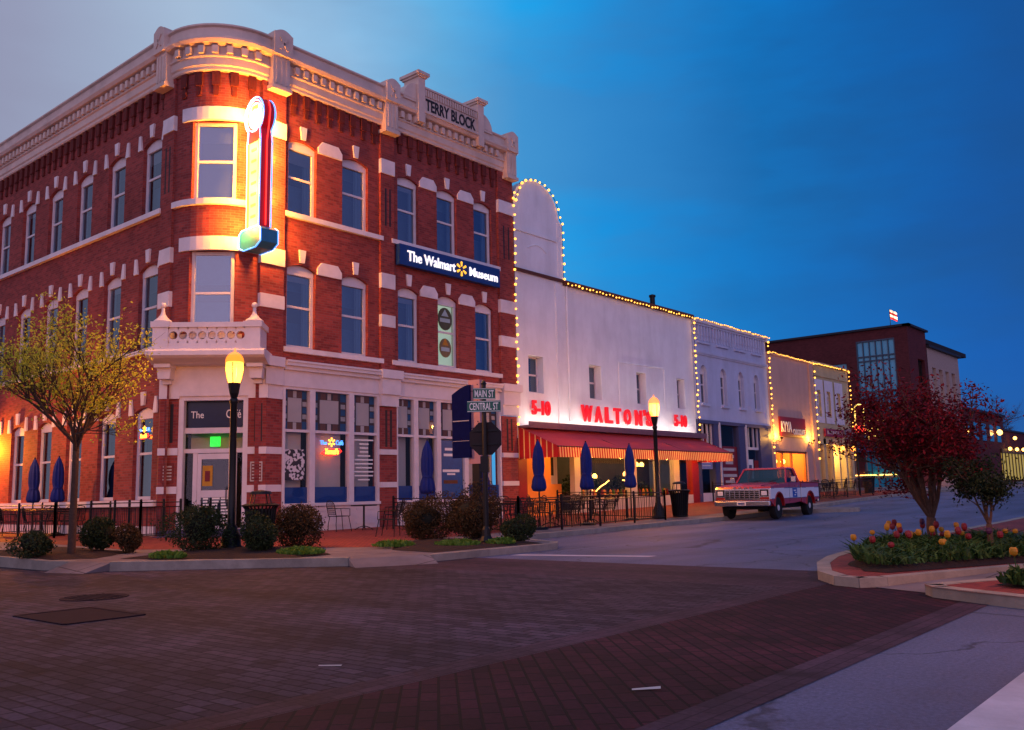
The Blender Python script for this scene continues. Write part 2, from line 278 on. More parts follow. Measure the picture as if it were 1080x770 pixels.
# ---------------------------------------------------------------- mesh builder
SPLIT = set('entrance_return window pilaster pilaster_block impost_block sill_course stone_band cornice_block bracket pier pier_capital pier_trim lintel_stone soffit_light light_strip entablature window_surround amber_panel coping'.split())
class MB:
    def __init__(s, fn=None): s.v = []; s.f = []; s.m = []; s.uv = []; s.fn = fn; s.mi = 0
    def P(s, u, d, z): return s.fn(u, d, z) if s.fn else (u, d, z)
    def addv(s, pts):
        b = len(s.v); s.v += [tuple(p) for p in pts]; return b
    def face(s, idx, uv=None, m=None): s.f.append(tuple(idx)); s.uv.append(uv); s.m.append(s.mi if m is None else m)
    def poly(s, pts, uv=None, m=None, raw=False):
        b = s.addv(pts if raw else [s.P(*p) for p in pts]); s.face(range(b, b + len(pts)), uv, m)
    def box(s, u0, u1, d0, d1, z0, z1, m=None, us=1):
        for k in range(us):
            a = u0 + (u1 - u0) * k / us; c = u0 + (u1 - u0) * (k + 1) / us
            b = s.addv([s.P(*p) for p in ((a, d0, z0), (c, d0, z0), (c, d1, z0), (a, d1, z0), (a, d0, z1), (c, d0, z1), (c, d1, z1), (a, d1, z1))])
            fs = [(0, 3, 2, 1), (4, 5, 6, 7), (0, 1, 5, 4), (2, 3, 7, 6)]
            if k == 0: fs.append((3, 0, 4, 7))
            if k == us - 1: fs.append((1, 2, 6, 5))
            for f in fs: s.face([b + i for i in f], m=m)
        return s
    def prism(s, pts, d0, d1, m=None):          # polygon in (u,z), extruded through d
        n = len(pts); b = s.addv([s.P(u, d0, z) for u, z in pts] + [s.P(u, d1, z) for u, z in pts])
        s.face(range(b, b + n), m=m); s.face(range(b + 2 * n - 1, b + n - 1, -1), m=m)
        for i in range(n): j = (i + 1) % n; s.face((b + i, b + j, b + n + j, b + n + i), m=m)
        return s
    def vprism(s, pts, z0, z1, m=None):         # polygon in (u,d), extruded in z (z may be callables)
        f0 = z0 if callable(z0) else (lambda a, c: z0); f1 = z1 if callable(z1) else (lambda a, c: z1)
        n = len(pts); b = s.addv([s.P(u, d, f0(u, d)) for u, d in pts] + [s.P(u, d, f1(u, d)) for u, d in pts])
        s.face(range(b + n - 1, b - 1, -1), m=m); s.face(range(b + n, b + 2 * n), m=m)
        for i in range(n): j = (i + 1) % n; s.face((b + i, b + j, b + n + j, b + n + i), m=m)
        return s
    def tube(s, pts, rad, n=8, m=None, cap=True):
        pts = [Vector(s.P(*p)) for p in pts]; k = len(pts); rs = rad if isinstance(rad, (list, tuple)) else [rad] * k
        b0 = len(s.v); ref = None
        for i, p in enumerate(pts):
            t = (pts[min(i + 1, k - 1)] - pts[max(i - 1, 0)]).normalized()
            if ref is None: ref = Vector((0, 0, 1)) if abs(t.z) < .9 else Vector((1, 0, 0))
            x = (ref - t * ref.dot(t)).normalized(); y = t.cross(x); ref = x
            s.v += [tuple(p + (x * math.cos(a) + y * math.sin(a)) * rs[i]) for a in [2 * math.pi * q / n for q in range(n)]]
        for i in range(k - 1):
            for q in range(n):
                a = b0 + i * n + q; c = b0 + i * n + (q + 1) % n; s.face((a, c, c + n, a + n), m=m)
        if cap: s.face(range(b0 + n - 1, b0 - 1, -1), m=m); s.face(range(b0 + (k - 1) * n, b0 + k * n), m=m)
        return s
    def lathe(s, prof, c=(0, 0, 0), n=16, m=None, ell=(1, 1), lobes=0, amp=0.):
        b0 = len(s.v)
        for r, z in prof:
            for q in range(n):
                a = 2 * math.pi * q / n; rr = r * (1 + amp * math.cos(lobes * a)) if lobes else r
                s.v.append(tuple(Vector(s.P(c[0] + rr * ell[0] * math.cos(a), c[1] + rr * ell[1] * math.sin(a), c[2] + z))))
        for i in range(len(prof) - 1):
            for q in range(n):
                a = b0 + i * n + q; e = b0 + i * n + (q + 1) % n; s.face((a, e, e + n, a + n), m=m)
        s.face(range(b0 + n - 1, b0 - 1, -1), m=m); k = len(prof); s.face(range(b0 + (k - 1) * n, b0 + k * n), m=m)
        return s
    def ball(s, c, r, n=8, k=6, m=None):
        pr = [(max(1e-4, r * math.sin(math.pi * i / k)), -r * math.cos(math.pi * i / k)) for i in range(k + 1)]
        return s.lathe(pr, c, n, m)
    def wall(s, u0, u1, z0, z1, holes=(), dep=.25, m=None, us=None, d=0., top=False):
        """sheet with rectangular openings (a,b,c,d[,rise]) and their reveals; rise = segmental arch under the head"""
        U = {u0, u1}; Z = {z0, z1}
        for h in holes: U |= {h[0], h[1]}; Z |= {h[2], h[3]}
        U = sorted(x for x in U if u0 - 1e-6 <= x <= u1 + 1e-6); Z = sorted(x for x in Z if z0 - 1e-6 <= x <= z1 + 1e-6)
        if us:
            E = []
            for a, c in zip(U, U[1:]):
                k = max(1, int(math.ceil((c - a) / us))); E += [a + (c - a) * i / k for i in range(k)]
            U = E + [U[-1]]
        for a, c in zip(U, U[1:]):
            for e, f in zip(Z, Z[1:]):
                um, zm = (a + c) / 2, (e + f) / 2
                if any(h[0] < um < h[1] and h[2] < zm < h[3] for h in holes): continue
                s.poly([(a, d, e), (c, d, e), (c, d, f), (a, d, f)], uv=[(a, e), (c, e), (c, f), (a, f)], m=m)
        for h in holes:
            a, c, e, f = h[:4]; ri = h[4] if len(h) > 4 else 0
            s.poly([(a, d, e), (c, d, e), (c, d - dep, e), (a, d - dep, e)], m=m)
            for x in (a, c): s.poly([(x, d, e), (x, d - dep, e), (x, d - dep, f - ri), (x, d, f - ri)], m=m)
            k = 8 if ri else 1
            def arc(t): return f - ri + ri * (1 - (2 * t - 1) ** 2)
            for i in range(k):
                t0, t1 = i / k, (i + 1) / k; x0, x1 = a + (c - a) * t0, a + (c - a) * t1; y0, y1 = arc(t0), arc(t1)
                if not ri: y0 = y1 = f
                s.poly([(x0, d, y0), (x1, d, y1), (x1, d - dep, y1), (x0, d - dep, y0)], m=m)
                if ri: s.poly([(x0, d, y0), (x1, d, y1), (x1, d, f), (x0, d, f)], uv=[(x0, y0), (x1, y1), (x1, f), (x0, f)], m=m)
        return s
    def pieces(s):
        par = list(range(len(s.v)))
        def fd(i):
            while par[i] != i: par[i] = par[par[i]]; i = par[i]
            return i
        for f in s.f:
            for j in f[1:]: par[fd(j)] = fd(f[0])
        comp = {}
        for k, f in enumerate(s.f): comp.setdefault(fd(f[0]), []).append(k)
        C = []
        for ks in comp.values():
            vs = [s.v[i] for k in ks for i in s.f[k]]; C.append([ks, [min(v[a] for v in vs) - .02 for a in range(3)], [max(v[a] for v in vs) + .02 for a in range(3)]])
        ch = True
        while ch:
            ch = False; out = []
            for c in C:
                for o in out:
                    if all(c[1][a] <= o[2][a] and o[1][a] <= c[2][a] for a in range(3)):
                        o[0] += c[0]; o[1] = [min(x, y) for x, y in zip(o[1], c[1])]; o[2] = [max(x, y) for x, y in zip(o[2], c[2])]; ch = True; break
                else: out.append(c)
            C = out
        return [c[0] for c in C]
    def build(s, name, mats, parent=None, smooth=False, world=True, recalc=True, bevel=0):
        if parent and name in SPLIT:
            P = s.pieces()
            if len(P) > 1:
                for ks in P:
                    q = MB(); mp = {}
                    for k in ks:
                        idx = []
                        for i in s.f[k]:
                            if i not in mp: mp[i] = len(q.v); q.v.append(s.v[i])
                            idx.append(mp[i])
                        q.f.append(tuple(idx)); q.uv.append(s.uv[k]); q.m.append(s.m[k])
                    o = q.build_one(name, mats, parent, smooth, world, recalc, bevel)
                return o
        return s.build_one(name, mats, parent, smooth, world, recalc, bevel)
    def build_one(s, name, mats, parent=None, smooth=False, world=True, recalc=True, bevel=0):
        me = bpy.data.meshes.new(name); off = Vector(parent_loc(parent)) if (parent and world) else Vector((0, 0, 0))
        me.from_pydata([tuple(Vector(v) - off) for v in s.v], [], s.f)
        for m in (mats if isinstance(mats, (list, tuple)) else [mats]): me.materials.append(m)
        uvl = me.uv_layers.new(name='UVMap')
        for p in me.polygons:
            p.material_index = s.m[p.index]; p.use_smooth = smooth
            u = s.uv[p.index]
            if u:
                for li, q in zip(p.loop_indices, u): uvl.data[li].uv = q
            else:
                nn = p.normal
                for li in p.loop_indices:
                    c = Vector(s.v[me.loops[li].vertex_index])
                    if abs(nn.z) > .7: uvl.data[li].uv = (c.x, c.y)
                    else:
                        t = Vector((-nn.y, nn.x, 0)); t = t.normalized() if t.length > 1e-6 else Vector((1, 0, 0))
                        uvl.data[li].uv = (c.dot(t), c.z)
        if recalc:
            bm = bmesh.new(); bm.from_mesh(me)
            if bevel: bmesh.ops.remove_doubles(bm, verts=bm.verts, dist=1e-4)
            bmesh.ops.recalc_face_normals(bm, faces=bm.faces); bm.to_mesh(me); bm.free()
        o = bpy.data.objects.new(name, me); COL.objects.link(o)
        if parent: o.parent = parent
        if bevel:
            b = o.modifiers.new('bevel', 'BEVEL'); b.width = bevel; b.segments = 2; b.limit_method = 'ANGLE'
        return o
def parent_loc(p):
    v = Vector((0, 0, 0))
    while p: v += Vector(p.location); p = p.parent
    return v
def tag(o, label, cat, group=None, kind=None):
    o['label'] = label; o['category'] = cat
    if group: o['group'] = group
    if kind: o['kind'] = kind
    return o
def struct(o): o['kind'] = 'structure'; return o
def thing(name, label, cat, loc=(0, 0, 0), rz=0, group=None):
    o = bpy.data.objects.new(name, None); COL.objects.link(o); o.location = loc; o.rotation_euler = (0, 0, rz); o.empty_display_size = .2
    return tag(o, label, cat, group)
def copy_tree(o, parent=None):
    c = o.copy(); COL.objects.link(c)
    if parent: c.parent = parent
    for ch in list(o.children): copy_tree(ch, c)
    return c
def dup(o, loc, rz, label, group=None):
    c = copy_tree(o); c.location = loc; c.rotation_euler = (0, 0, rz); c['label'] = label
    if group: c['group'] = group
    return c
def text(name, body, fn, u, z, w, h, d, mat, parent, ext=.02, bold=0., shear=0., world=True):
    """lettering as mesh: fitted to a w x h box centred at (u,z) on a wall frame fn, at depth d"""
    cu = bpy.data.curves.new('t', 'FONT'); cu.body = body; cu.size = 1; cu.offset = bold; cu.shear = shear; cu.resolution_u = 3
    o = bpy.data.objects.new('t', cu); COL.objects.link(o); bpy.context.view_layer.update()
    me = bpy.data.meshes.new_from_object(o.evaluated_get(bpy.context.evaluated_depsgraph_get()))
    bpy.data.objects.remove(o)
    xs = [v.co.x for v in me.vertices]; ys = [v.co.y for v in me.vertices]
    x0, x1, y0, y1 = min(xs), max(xs), min(ys), max(ys)
    mb = MB(fn); T = lambda v: (u + (v.x - (x0 + x1) / 2) / (x1 - x0) * w, z + (v.y - (y0 + y1) / 2) / (y1 - y0) * h)
    n = len(me.vertices)
    vs = [T(v.co) for v in me.vertices]
    mb.addv([mb.P(a, d + ext, b) for a, b in vs]); mb.addv([mb.P(a, d, b) for a, b in vs])
    cnt = {}
    for p in me.polygons:
        mb.face(list(p.vertices)); vv = list(p.vertices)
        for i in range(len(vv)):
            k = (vv[i], vv[(i + 1) % len(vv)]); cnt[k] = 1
    for (a, b) in cnt:
        if (b, a) not in cnt: mb.face((a, b, b + n, a + n))
    bpy.data.meshes.remove(me)
    return mb.build(name, mat, parent, recalc=False, world=world)
def sweep(path, prof, name, mats, parent, ends=True, uvm=None):
    """profile (d,z) swept along a list of (x,y,nx,ny)"""
    mb = MB(); k = len(prof)
    for x, y, nx, ny in path: mb.addv([(x + nx * d, y + ny * d, z) for d, z in prof])
    for i in range(len(path) - 1):
        for j in range(k - 1): a = i * k + j; mb.face((a, a + k, a + k + 1, a + 1))
    if ends: mb.face(range(k)); mb.face(range((len(path) - 1) * k, len(path) * k))
    return mb.build(name, mats, parent, recalc=False)
# ---------------------------------------------------------------- lie of the land
def g(y):
    P = [(-500, 0), (18, 0), (30, .1), (55, .6), (130, 1.0), (500, 1.15)]
    for (a, b), (c, d) in zip(P, P[1:]):
        if y <= c: return b + (d - b) * (y - a) / (c - a)
    return 1.15
def S(x, y): return g(y) + .13 + max(0, min(.12, .016 * (-15.3 - x)))
def sheet(poly, zf, off, name, mat, step=4.):
    """polygon draped on zf"""
    bm = bmesh.new(); bm.faces.new([bm.verts.new((x, y, 0)) for x, y in poly])
    x0, x1 = min(p[0] for p in poly), max(p[0] for p in poly); y0, y1 = min(p[1] for p in poly), max(p[1] for p in poly)
    cuts = [18, 30, 55, 130] + ([y0 + step * i for i in range(1, int((y1 - y0) / step) + 1)] if step else [])
    for yc in cuts:
        if y0 < yc < y1: bmesh.ops.bisect_plane(bm, geom=bm.verts[:] + bm.edges[:] + bm.faces[:], plane_co=(0, yc, 0), plane_no=(0, 1, 0))
    for xc in ([-15.3, -18, -20.5, -22.8] if zf is S else []):
        if x0 < xc < x1: bmesh.ops.bisect_plane(bm, geom=bm.verts[:] + bm.edges[:] + bm.faces[:], plane_co=(xc, 0, 0), plane_no=(1, 0, 0))
    bmesh.ops.triangulate(bm, faces=bm.faces[:])
    uv = bm.loops.layers.uv.new('UVMap')
    for v in bm.verts: v.co.z = zf(v.co.x, v.co.y) + off
    bmesh.ops.recalc_face_normals(bm, faces=bm.faces)
    for f in bm.faces:
        if f.normal.z < 0: f.normal_flip()
        for l in f.loops: l[uv].uv = (l.vert.co.x, l.vert.co.y)
    me = bpy.data.meshes.new(name); bm.to_mesh(me); bm.free(); me.materials.append(mat)
    o = bpy.data.objects.new(name, me); COL.objects.link(o); return struct(o)
G = lambda x, y: g(y)
sheet([(-400, -300), (500, -300), (500, 500), (-400, 500)], G, 0, 'ground', asphalt, 0)
sheet([(-60, -8), (-4.9, -8), (-4.9, 11.0), (-60, 11.0)], G, .004, 'brick_intersection', paver)
sheet([(-13.2, 11.0), (-4.9, 11.0), (-4.9, 13.3), (-13.2, 13.3)], G, .004, 'north_crosswalk', paver_n)
sheet([(-4.6, -8), (-2.75, -8), (-2.75, 11.6), (-4.6, 11.6)], G, .004, 'east_crosswalk', paver_r)
sheet([(-4.9, -8), (-4.6, -8), (-4.6, 13.0), (-4.9, 13.0)], G, .0045, 'crosswalk_edge', paver_n)
sheet([(-2.75, -8), (-2.45, -8), (-2.45, 11.2), (-2.75, 11.2)], G, .0045, 'crosswalk_edge', paver_n)
sheet([(-1.45, -8), (-.95, -8), (-.95, 9.3), (-1.45, 9.3)], G, .004, 'stop_line', road_paint)
sheet([(-12.0, 14.05), (-9.2, 14.75), (-9.2, 15.05), (-12.0, 14.35)], G, .004, 'stop_line', road_paint)
# west side pavement
KW = [(-60, 7.0), (-17.9, 7.5), (-17.3, 7.75), (-16.3, 8.0), (-13.0, 10.75), (-12.3, 12.1), (-12.25, 15.9), (-12.6, 16.4), (-15.0, 17.7), (-15.3, 18.3), (-15.3, 34.6), (-12.9, 35.3), (-12.7, 35.7), (-12.9, 36.4), (-15.4, 37.2), (-15.6, 38.2), (-16.3, 46), (-16.8, 62), (-17, 75), (-17, 140)]
pave = KW + [(-60, 140)]
RAMPS = [((-17.3, 7.75), (-16.3, 8.0)), ((-13.0, 10.75), (-12.3, 12.1))]
sheet(pave, S, 0, 'pavement', concrete, 3.)
sheet([(-60, 9.4), (-19.4, 9.9), (-16.6, 12.4), (-15.0, 13.7), (-16.4, 15.3), (-16.6, 18), (-16.5, 60), (-22.25, 60), (-22.25, 15.8), (-24.6, 13.28), (-60, 13.28)], S, .004, 'brick_pavement', paver_s, 3.)
def kerb(pts, name='kerb', zf=S, w=.16, top=.0):
    mb = MB()
    for (a, b) in zip(pts, pts[1:]):
        A = Vector((*a, 0)); B = Vector((*b, 0)); t = (B - A).normalized(); n = Vector((-t.y, t.x, 0)); n = n if True else n
        k = max(1, int((B - A).length / 3))
        for i in range(k):
            p = A.lerp(B, i / k) ; q = A.lerp(B, (i + 1) / k) - t * (.012 if i < k - 1 else 0)
            o1, o2 = -n * .015, n * w
            c = []
            for zz in (0, 1):
                for v in (p + o1, q + o1, q + o2, p + o2):
                    c.append((v.x, v.y, (g(v.y) - .05) if zz == 0 else zf(v.x, v.y) + .006 + top))
            bb = mb.addv(c)
            for f in ((0, 1, 5, 4), (1, 2, 6, 5), (2, 3, 7, 6), (3, 0, 4, 7), (4, 5, 6, 7)): mb.face([bb + j for j in f])
    return struct(mb.build(name, kerbm, recalc=True))
kerb(KW[0:3]); kerb(KW[3:5], top=.02); kerb(KW[5:])
for (a, b) in RAMPS:          # kerb ramps: shallow wedge outside the pavement edge
    A = Vector((*a, 0)); B = Vector((*b, 0)); t = (B - A).normalized(); n = Vector((t.y, -t.x, 0))
    mb = MB(); q = [A, B, B + n * .55, A + n * .55]
    zs = [S(A.x, A.y) + .003, S(B.x, B.y) + .003, .008, .008]
    mb.poly([(p.x, p.y, z) for p, z in zip(q, zs)]); mb.poly([(q[0].x, q[0].y, zs[0]), (q[3].x, q[3].y, .008), (q[0].x, q[0].y, 0)]); mb.poly([(q[1].x, q[1].y, zs[1]), (q[2].x, q[2].y, .008), (q[1].x, q[1].y, 0)])
    struct(mb.build('kerb_ramp', concrete, recalc=False))
# east side pavement: two kerbed blocks with a ramp between
E1 = [(-5.9, 40), (-5.95, 16.0), (-5.75, 14.6), (-5.43, 13.4), (-4.9, 12.1), (-4.45, 11.5), (-4.1, 11.35), (-3.85, 11.6), (-3.5, 12.5), (-2.85, 14.0), (-1.2, 16.8), (1.5, 20), (1.5, 40)]
E2 = [(40, 12.0), (4, 8.3), (-1.2, 9.75), (-2.6, 10.45), (-3.1, 10.75), (-3.25, 11.0), (-3.1, 11.4), (-2.4, 12.8), (-.6, 15.6), (2.5, 18), (40, 18)]
SE = lambda x, y: g(y) + .115
sheet(E1, SE, 0, 'pavement', paver_s, 3.); sheet(E2, SE, 0, 'pavement', paver_s, 3.)
kerb(E1[:-1][::-1], zf=SE, w=-.2) if False else kerb(E1[:-1], zf=SE, w=.17); kerb(E2[:-1][::-1], zf=SE, w=.17) if False else kerb(E2[:-2], zf=SE, w=-.2)
mb = MB(); mb.poly([(-3.95, 11.45, .01), (-3.2, 11.1, .01), (-2.4, 12.8, .07), (-2.85, 14.0, .07)]); mb.poly([(-2.85, 14.0, .07), (-2.4, 12.8, .07), (2.5, 18, .14), (1.5, 20, .14)])
struct(mb.build('kerb_ramp', concrete, recalc=False))
sheet([(-5.9, 40), (1.5, 20), (40, 20), (40, 140), (-8, 140), (-7, 60)], SE, -.002, 'pavement', concrete)
sheet([(-15, 60), (-10, 52), (-7, 60), (-8, 140), (-17, 140)], G, .004, 'far_street', asphalt)
# planting beds
def bed(poly, zf, h=.05):
    cx = sum(p[0] for p in poly) / len(poly); cy = sum(p[1] for p in poly) / len(poly)
    mb = MB(); rings = [(1, .006), (.82, h), (.45, h * 1.5)]
    P = []
    for s_, z in rings:
        P.append(mb.addv([(cx + (x - cx) * s_ , cy + (y - cy) * s_, zf(x, y) + z + random.uniform(-.01, .01) * (s_ < 1)) for x, y in poly]))
    n = len(poly)
    for a, b in zip(P, P[1:]):
        for i in range(n): j = (i + 1) % n; mb.face((a + i, a + j, b + j, b + i))
    mb.face(range(P[-1], P[-1] + n)); return struct(mb.build('planting_bed', mulch, smooth=True))
def dense(poly, k=5):
    o = []
    for a, b in zip(poly, poly[1:] + poly[:1]):
        o += [(a[0] + (b[0] - a[0]) * i / k + random.uniform(-.04, .04), a[1] + (b[1] - a[1]) * i / k + random.uniform(-.04, .04)) for i in range(k)]
    return o
bed(dense([(-17.1, 8.6), (-14.2, 10.4), (-14.3, 11.4), (-16.4, 12.6), (-17.9, 10.9)]), S)
bed(dense([(-21.5, 7.45), (-18.0, 7.7), (-17.6, 8.4), (-18.6, 9.6), (-21.5, 9.3)]), S)
bed(dense([(-14.2, 12.9), (-12.7, 12.6), (-12.55, 15.8), (-15.0, 17.0), (-16.2, 15.6), (-15.4, 14.0)]), S)
bed(dense([(-5.5, 15.4), (-4.9, 13.2), (-4.35, 12.3), (-4.0, 12.2), (-3.1, 14.1), (-1.4, 17), (-2.5, 22), (-5.6, 22)]), SE, .08)
bed(dense([(-2.55, 11.3), (-2.1, 10.75), (0, 10.3), (0, 14.5), (-1.2, 14.2)]), SE)
# drain covers and a scrap of tape in the road
def cover(name, label, cx, cy, rx, ry, square=False):
    mb = MB()
    if square:
        mb.box(cx - rx, cx + rx, cy - ry, cy + ry, .002, .012)
        for q in ((cx - rx - .03, cx - rx + .03, cy - ry, cy + ry), (cx + rx - .03, cx + rx + .03, cy - ry, cy + ry), (cx - rx, cx + rx, cy - ry - .03, cy - ry + .03), (cx - rx, cx + rx, cy + ry - .03, cy + ry + .03)): mb.box(*q, .001, .016)
    else:
        mb.lathe([(rx, .002), (rx, .012), (rx * .93, .014), (rx * .9, .010), (rx * .2, .012)], (cx, cy, 0), 28)
        for i in range(-3, 4): mb.box(cx - rx * .7, cx + rx * .7, cy + i * rx * .2 - .012, cy + i * rx * .2 + .012, .010, .017)
    return tag(mb.build(name, M('plate_' + name, '241c26', .9, 0, spec=.1)), label, 'manhole cover')
cover('manhole_cover', 'round iron manhole cover in the brick intersection', -12.1, 5.75, .42, .42)
cover('utility_cover', 'square iron hatch in the brick intersection beside the manhole', -10.35, 4.75, .62, .42, True)
# ---------------------------------------------------------------- corner building
FX, LY = -22.2, 13.25
BR = 1.7; BC = (FX - BR, LY + BR)
fR = lambda u, d, z: (FX + d, u, z)
fL = lambda u, d, z: (u, LY - d, z)
def fB(u, d, z):
    a = -math.pi / 2 + u / BR; return (BC[0] + (BR + d) * math.cos(a), BC[1] + (BR + d) * math.sin(a), z)
AL = BR * math.pi / 2
Q = math.sqrt(.5); P0 = (-24.2, 13.15)
fC = lambda u, d, z: (P0[0] + u * Q + d * Q, P0[1] + u * Q - d * Q, z)
CL = 2.97
REND = 26.55; LEND = -46.
bld = thing('brick_building', 'three storey red brick corner building with pale carved cornice and rounded corner', 'building', (FX, 15.85, .2))
WR = random.Random(11)
DARKS = [dark, M('window_dusk', '5f8ba0', .85, var=.5, ns=.9), M('window_slate', '2a4a60', .8, var=.6, ns=1.6), M('window_grey', '56606e', .8, var=.4, ns=1)]
def arch_window(root, fn, u0, u1, z0, z1, rise, mid=None, blind=True, lit=False, keyst=True, dd=-.12, skew=True, side=1, backd=-.42):
    w = u1 - u0; fw = min(.1, w * .09); mid = mid if mid else z0 + (z1 - z0) * .5
    mb = MB(fn)
    zs = z1 - rise
    for a, b in ((u0, u0 + fw), (u1 - fw, u1)): mb.box(a, b, dd - .1, dd, z0, zs)
    mb.box(u0 + fw, u1 - fw, dd - .1, dd, z0, z0 + .1)
    mb.box(u0 + fw, u1 - fw, dd - .06, dd - .02, mid - .035, mid + .035)
    # arched head board
    k = 8; pts = []
    for i in range(k + 1):
        t = i / k; pts.append((u0 + w * t, zs + rise * (1 - (2 * t - 1) ** 2)))
    mb.prism([(u0, zs - .16)] + pts[::1] + [(u1, zs - .16)] if rise else [(u0, zs - .1), (u0, zs), (u1, zs), (u1, zs - .1)], dd - .11, dd + .01)
    f = mb.build('window', white, root)
    if keyst:
        kb = MB(fn); c = (u0 + u1) / 2
        kb.prism([(c - .08, z1 + .06), (c + .08, z1 + .06), (c + .125, z1 + .46), (c - .125, z1 + .46)], -.02, .06)
        if skew:
            for s in (-1, 1):
                e = c + s * w / 2
                kb.prism([(e + s * .04, zs - .04), (e + s * .27, zs - .04), (e + s * .24, z1 + .28), (e + s * .13, z1 + .28)], -.02, .05)
        kb.build('lintel_stone', trim, f)
    p = MB(fn); p.poly([(u0 + fw, dd - .05, z0 + .1), (u1 - fw, dd - .05, z0 + .1), (u1 - fw, dd - .05, zs), (u0 + fw, dd - .05, zs)])
    p.build('pane', glass, f, recalc=False)
    b = MB(fn); b.poly([(u0 - .1, backd, z0 - .1), (u1 + .1, backd, z0 - .1), (u1 + .1, backd, z1 + .1), (u0 - .1, backd, z1 + .1)], m=1 if lit else 0)
    if blind and not lit:
        q_ = WR.random(); ww = w * WR.uniform(.24, .40); a, c = (u1 - ww, u1) if side > 0 else (u0, u0 + ww)
        b.box(a, c, backd + .16, backd + .18, z0, z1, m=2)
        for k in range(3): uu = a + (c - a) * (k + .5) / 3; b.box(uu - .03, uu + .03, backd + .18, backd + .21, z0, z1, m=2)
        if q_ < .55: b.box(u0, u1, backd + .22, backd + .225, z1 - (z1 - z0) * WR.choice((.12, .2, .48, .3)), z1, m=3)
        if q_ > .7: b.box(u0, u0 + ww * .6, backd + .16, backd + .18, z0, z1, m=2)
    if not lit: b.box(u0, u1, backd + .01, backd + .012, z0 + (z1 - z0) * WR.uniform(.3, .6), z0 + (z1 - z0) * WR.uniform(.62, .9), m=4)
    b.build('curtain', [WR.choice(DARKS), lit_blind, curtain, shade, room], f, recalc=False)
    return f
RU = [(15.97, 17.03), (18.06, 19.14), (20.46, 21.44), (22.36, 23.38), (24.31, 25.31)]
ZU, ZL = (9.81, 12.18), (5.67, 8.25)
wr = MB(fR)
ph = 15.85
wr.wall(BC[1], REND, 5.24, 13.8, [(a, b, ZU[0], ZU[1], .14) for a, b in RU] + [(a, b, ZL[0], ZL[1], .16) for a, b in RU], .3)
wr.wall(BC[1], ph, .1, 5.24)
# pilasters stand proud; narrow slots
def pil(mb, a, b, z0, z1, d=.10): mb.box(a, b, -.05, d, z0, z1)
pb = MB(fR)
for a, b in ((BC[1] + .02, 15.8), (19.62, 20.22), (25.62, 26.5)):
    pil(pb, a, b, 5.3, 13.75)
pb.build('pilaster', brick, bld)
sl = MB(fR)
for a, b in ((19.62, 20.22), (25.62, 26.5)):
    for z0, z1 in ((10.2, 11.5), ):
        for k in (.3, .62): sl.box(a + (b - a) * k, a + (b - a) * k + .07, .10, .104, z0, z1)
    sl.box(a - .005, b + .005, .0, .14, 8.05, 8.55, m=1); sl.box(a - .005, b + .005, 0, .14, 12.0, 12.5, m=1); sl.box(a - .005, b + .005, 0, .14, 6.75, 7.15, m=1)
a, b = BC[1] + .02, 15.8
sl.box(a - .005, b + .005, 0, .14, 8.05, 8.55, m=1); sl.box(a - .005, b + .005, 0, .14, 12.0, 12.5, m=1); sl.box(a - .005, b + .005, 0, .14, 6.75, 7.15, m=1)
sl.build('pilaster_block', [letter_dark, trim], bld)
wr.build('wall', brick, bld, recalc=False)
for i, (a, b) in enumerate(RU):
    arch_window(bld, fR, a, b, *ZU, .14, skew=False)
    arch_window(bld, fR, a, b, *ZL, .16, lit=(i == 3), mid=6.95, skew=False)
# white impost blocks joining neighbouring windows on the front
ib = MB(fR)
for a, b in ((17.03, 18.06), (21.44, 22.36), (23.38, 24.31)):
    for z in (ZU[1], ZL[1]):
        ib.prism([(a + .04, z - .2), (b - .04, z - .2), (b - .04, z), (b - .2, z + .2), (a + .2, z + .2), (a + .04, z)], -.02, .055)
ib.build('impost_block', trim, bld)
sb = MB(fR)
for z in (ZU[0], ZL[0]):
    for a, b in ((15.82, 19.72), (20.1, 25.66)): sb.box(a, b, -.1, .13, z - .15, z)
sb.build('sill_course', trim, bld)
# left front
LU = [(-25.85 - 2.22 * i, -24.75 - 2.22 * i) for i in range(9)]
wl = MB(fL)
ZG = (1.27, 3.95)
wl.wall(LEND, BC[0], .0, 13.8, [(a, b, ZU[0], ZU[1], .16) for a, b in LU] + [(a, b, ZL[0], ZL[1], .16) for a, b in LU] + [(a, b, ZG[0], ZG[1], .14) for a, b in LU], .3)
wl.build('wall', brick, bld, recalc=False)
for i, (a, b) in enumerate(LU):
    for z in (ZU, ZL, ZG): arch_window(bld, fL, a, b, *z, .16, side=-1 if i % 2 else 1, blind=(z is not ZG))
sb = MB(fL)
sb.box(LEND, -24.75 + .2, -.1, .13, ZU[0] - .15, ZU[0]); sb.box(LEND, -24.3, -.1, .13, ZL[0] - .15, ZL[0]); sb.box(LEND, -24.35, -.1, .14, 1.08, 1.26)
sb.box(LEND, -24.4, -.1, .06, .1, .52, m=0)
sb.build('sill_course', trim, bld)
pb = MB(fL); pb.box(-24.55, BC[0] - .02, -.05, .08, 5.3, 13.75); pb.build('pilaster', brick, bld)
sl = MB(fL)
for z0 in (12.05, 8.05, 6.75): sl.box(-24.5, BC[0] + .01, 0, .12, z0, z0 + .45, m=1)
for k in (-24.38, -24.16): sl.box(k, k + .07, .08, .084, 10.2, 11.6)
sl.build('pilaster_block', [letter_dark, trim], bld)
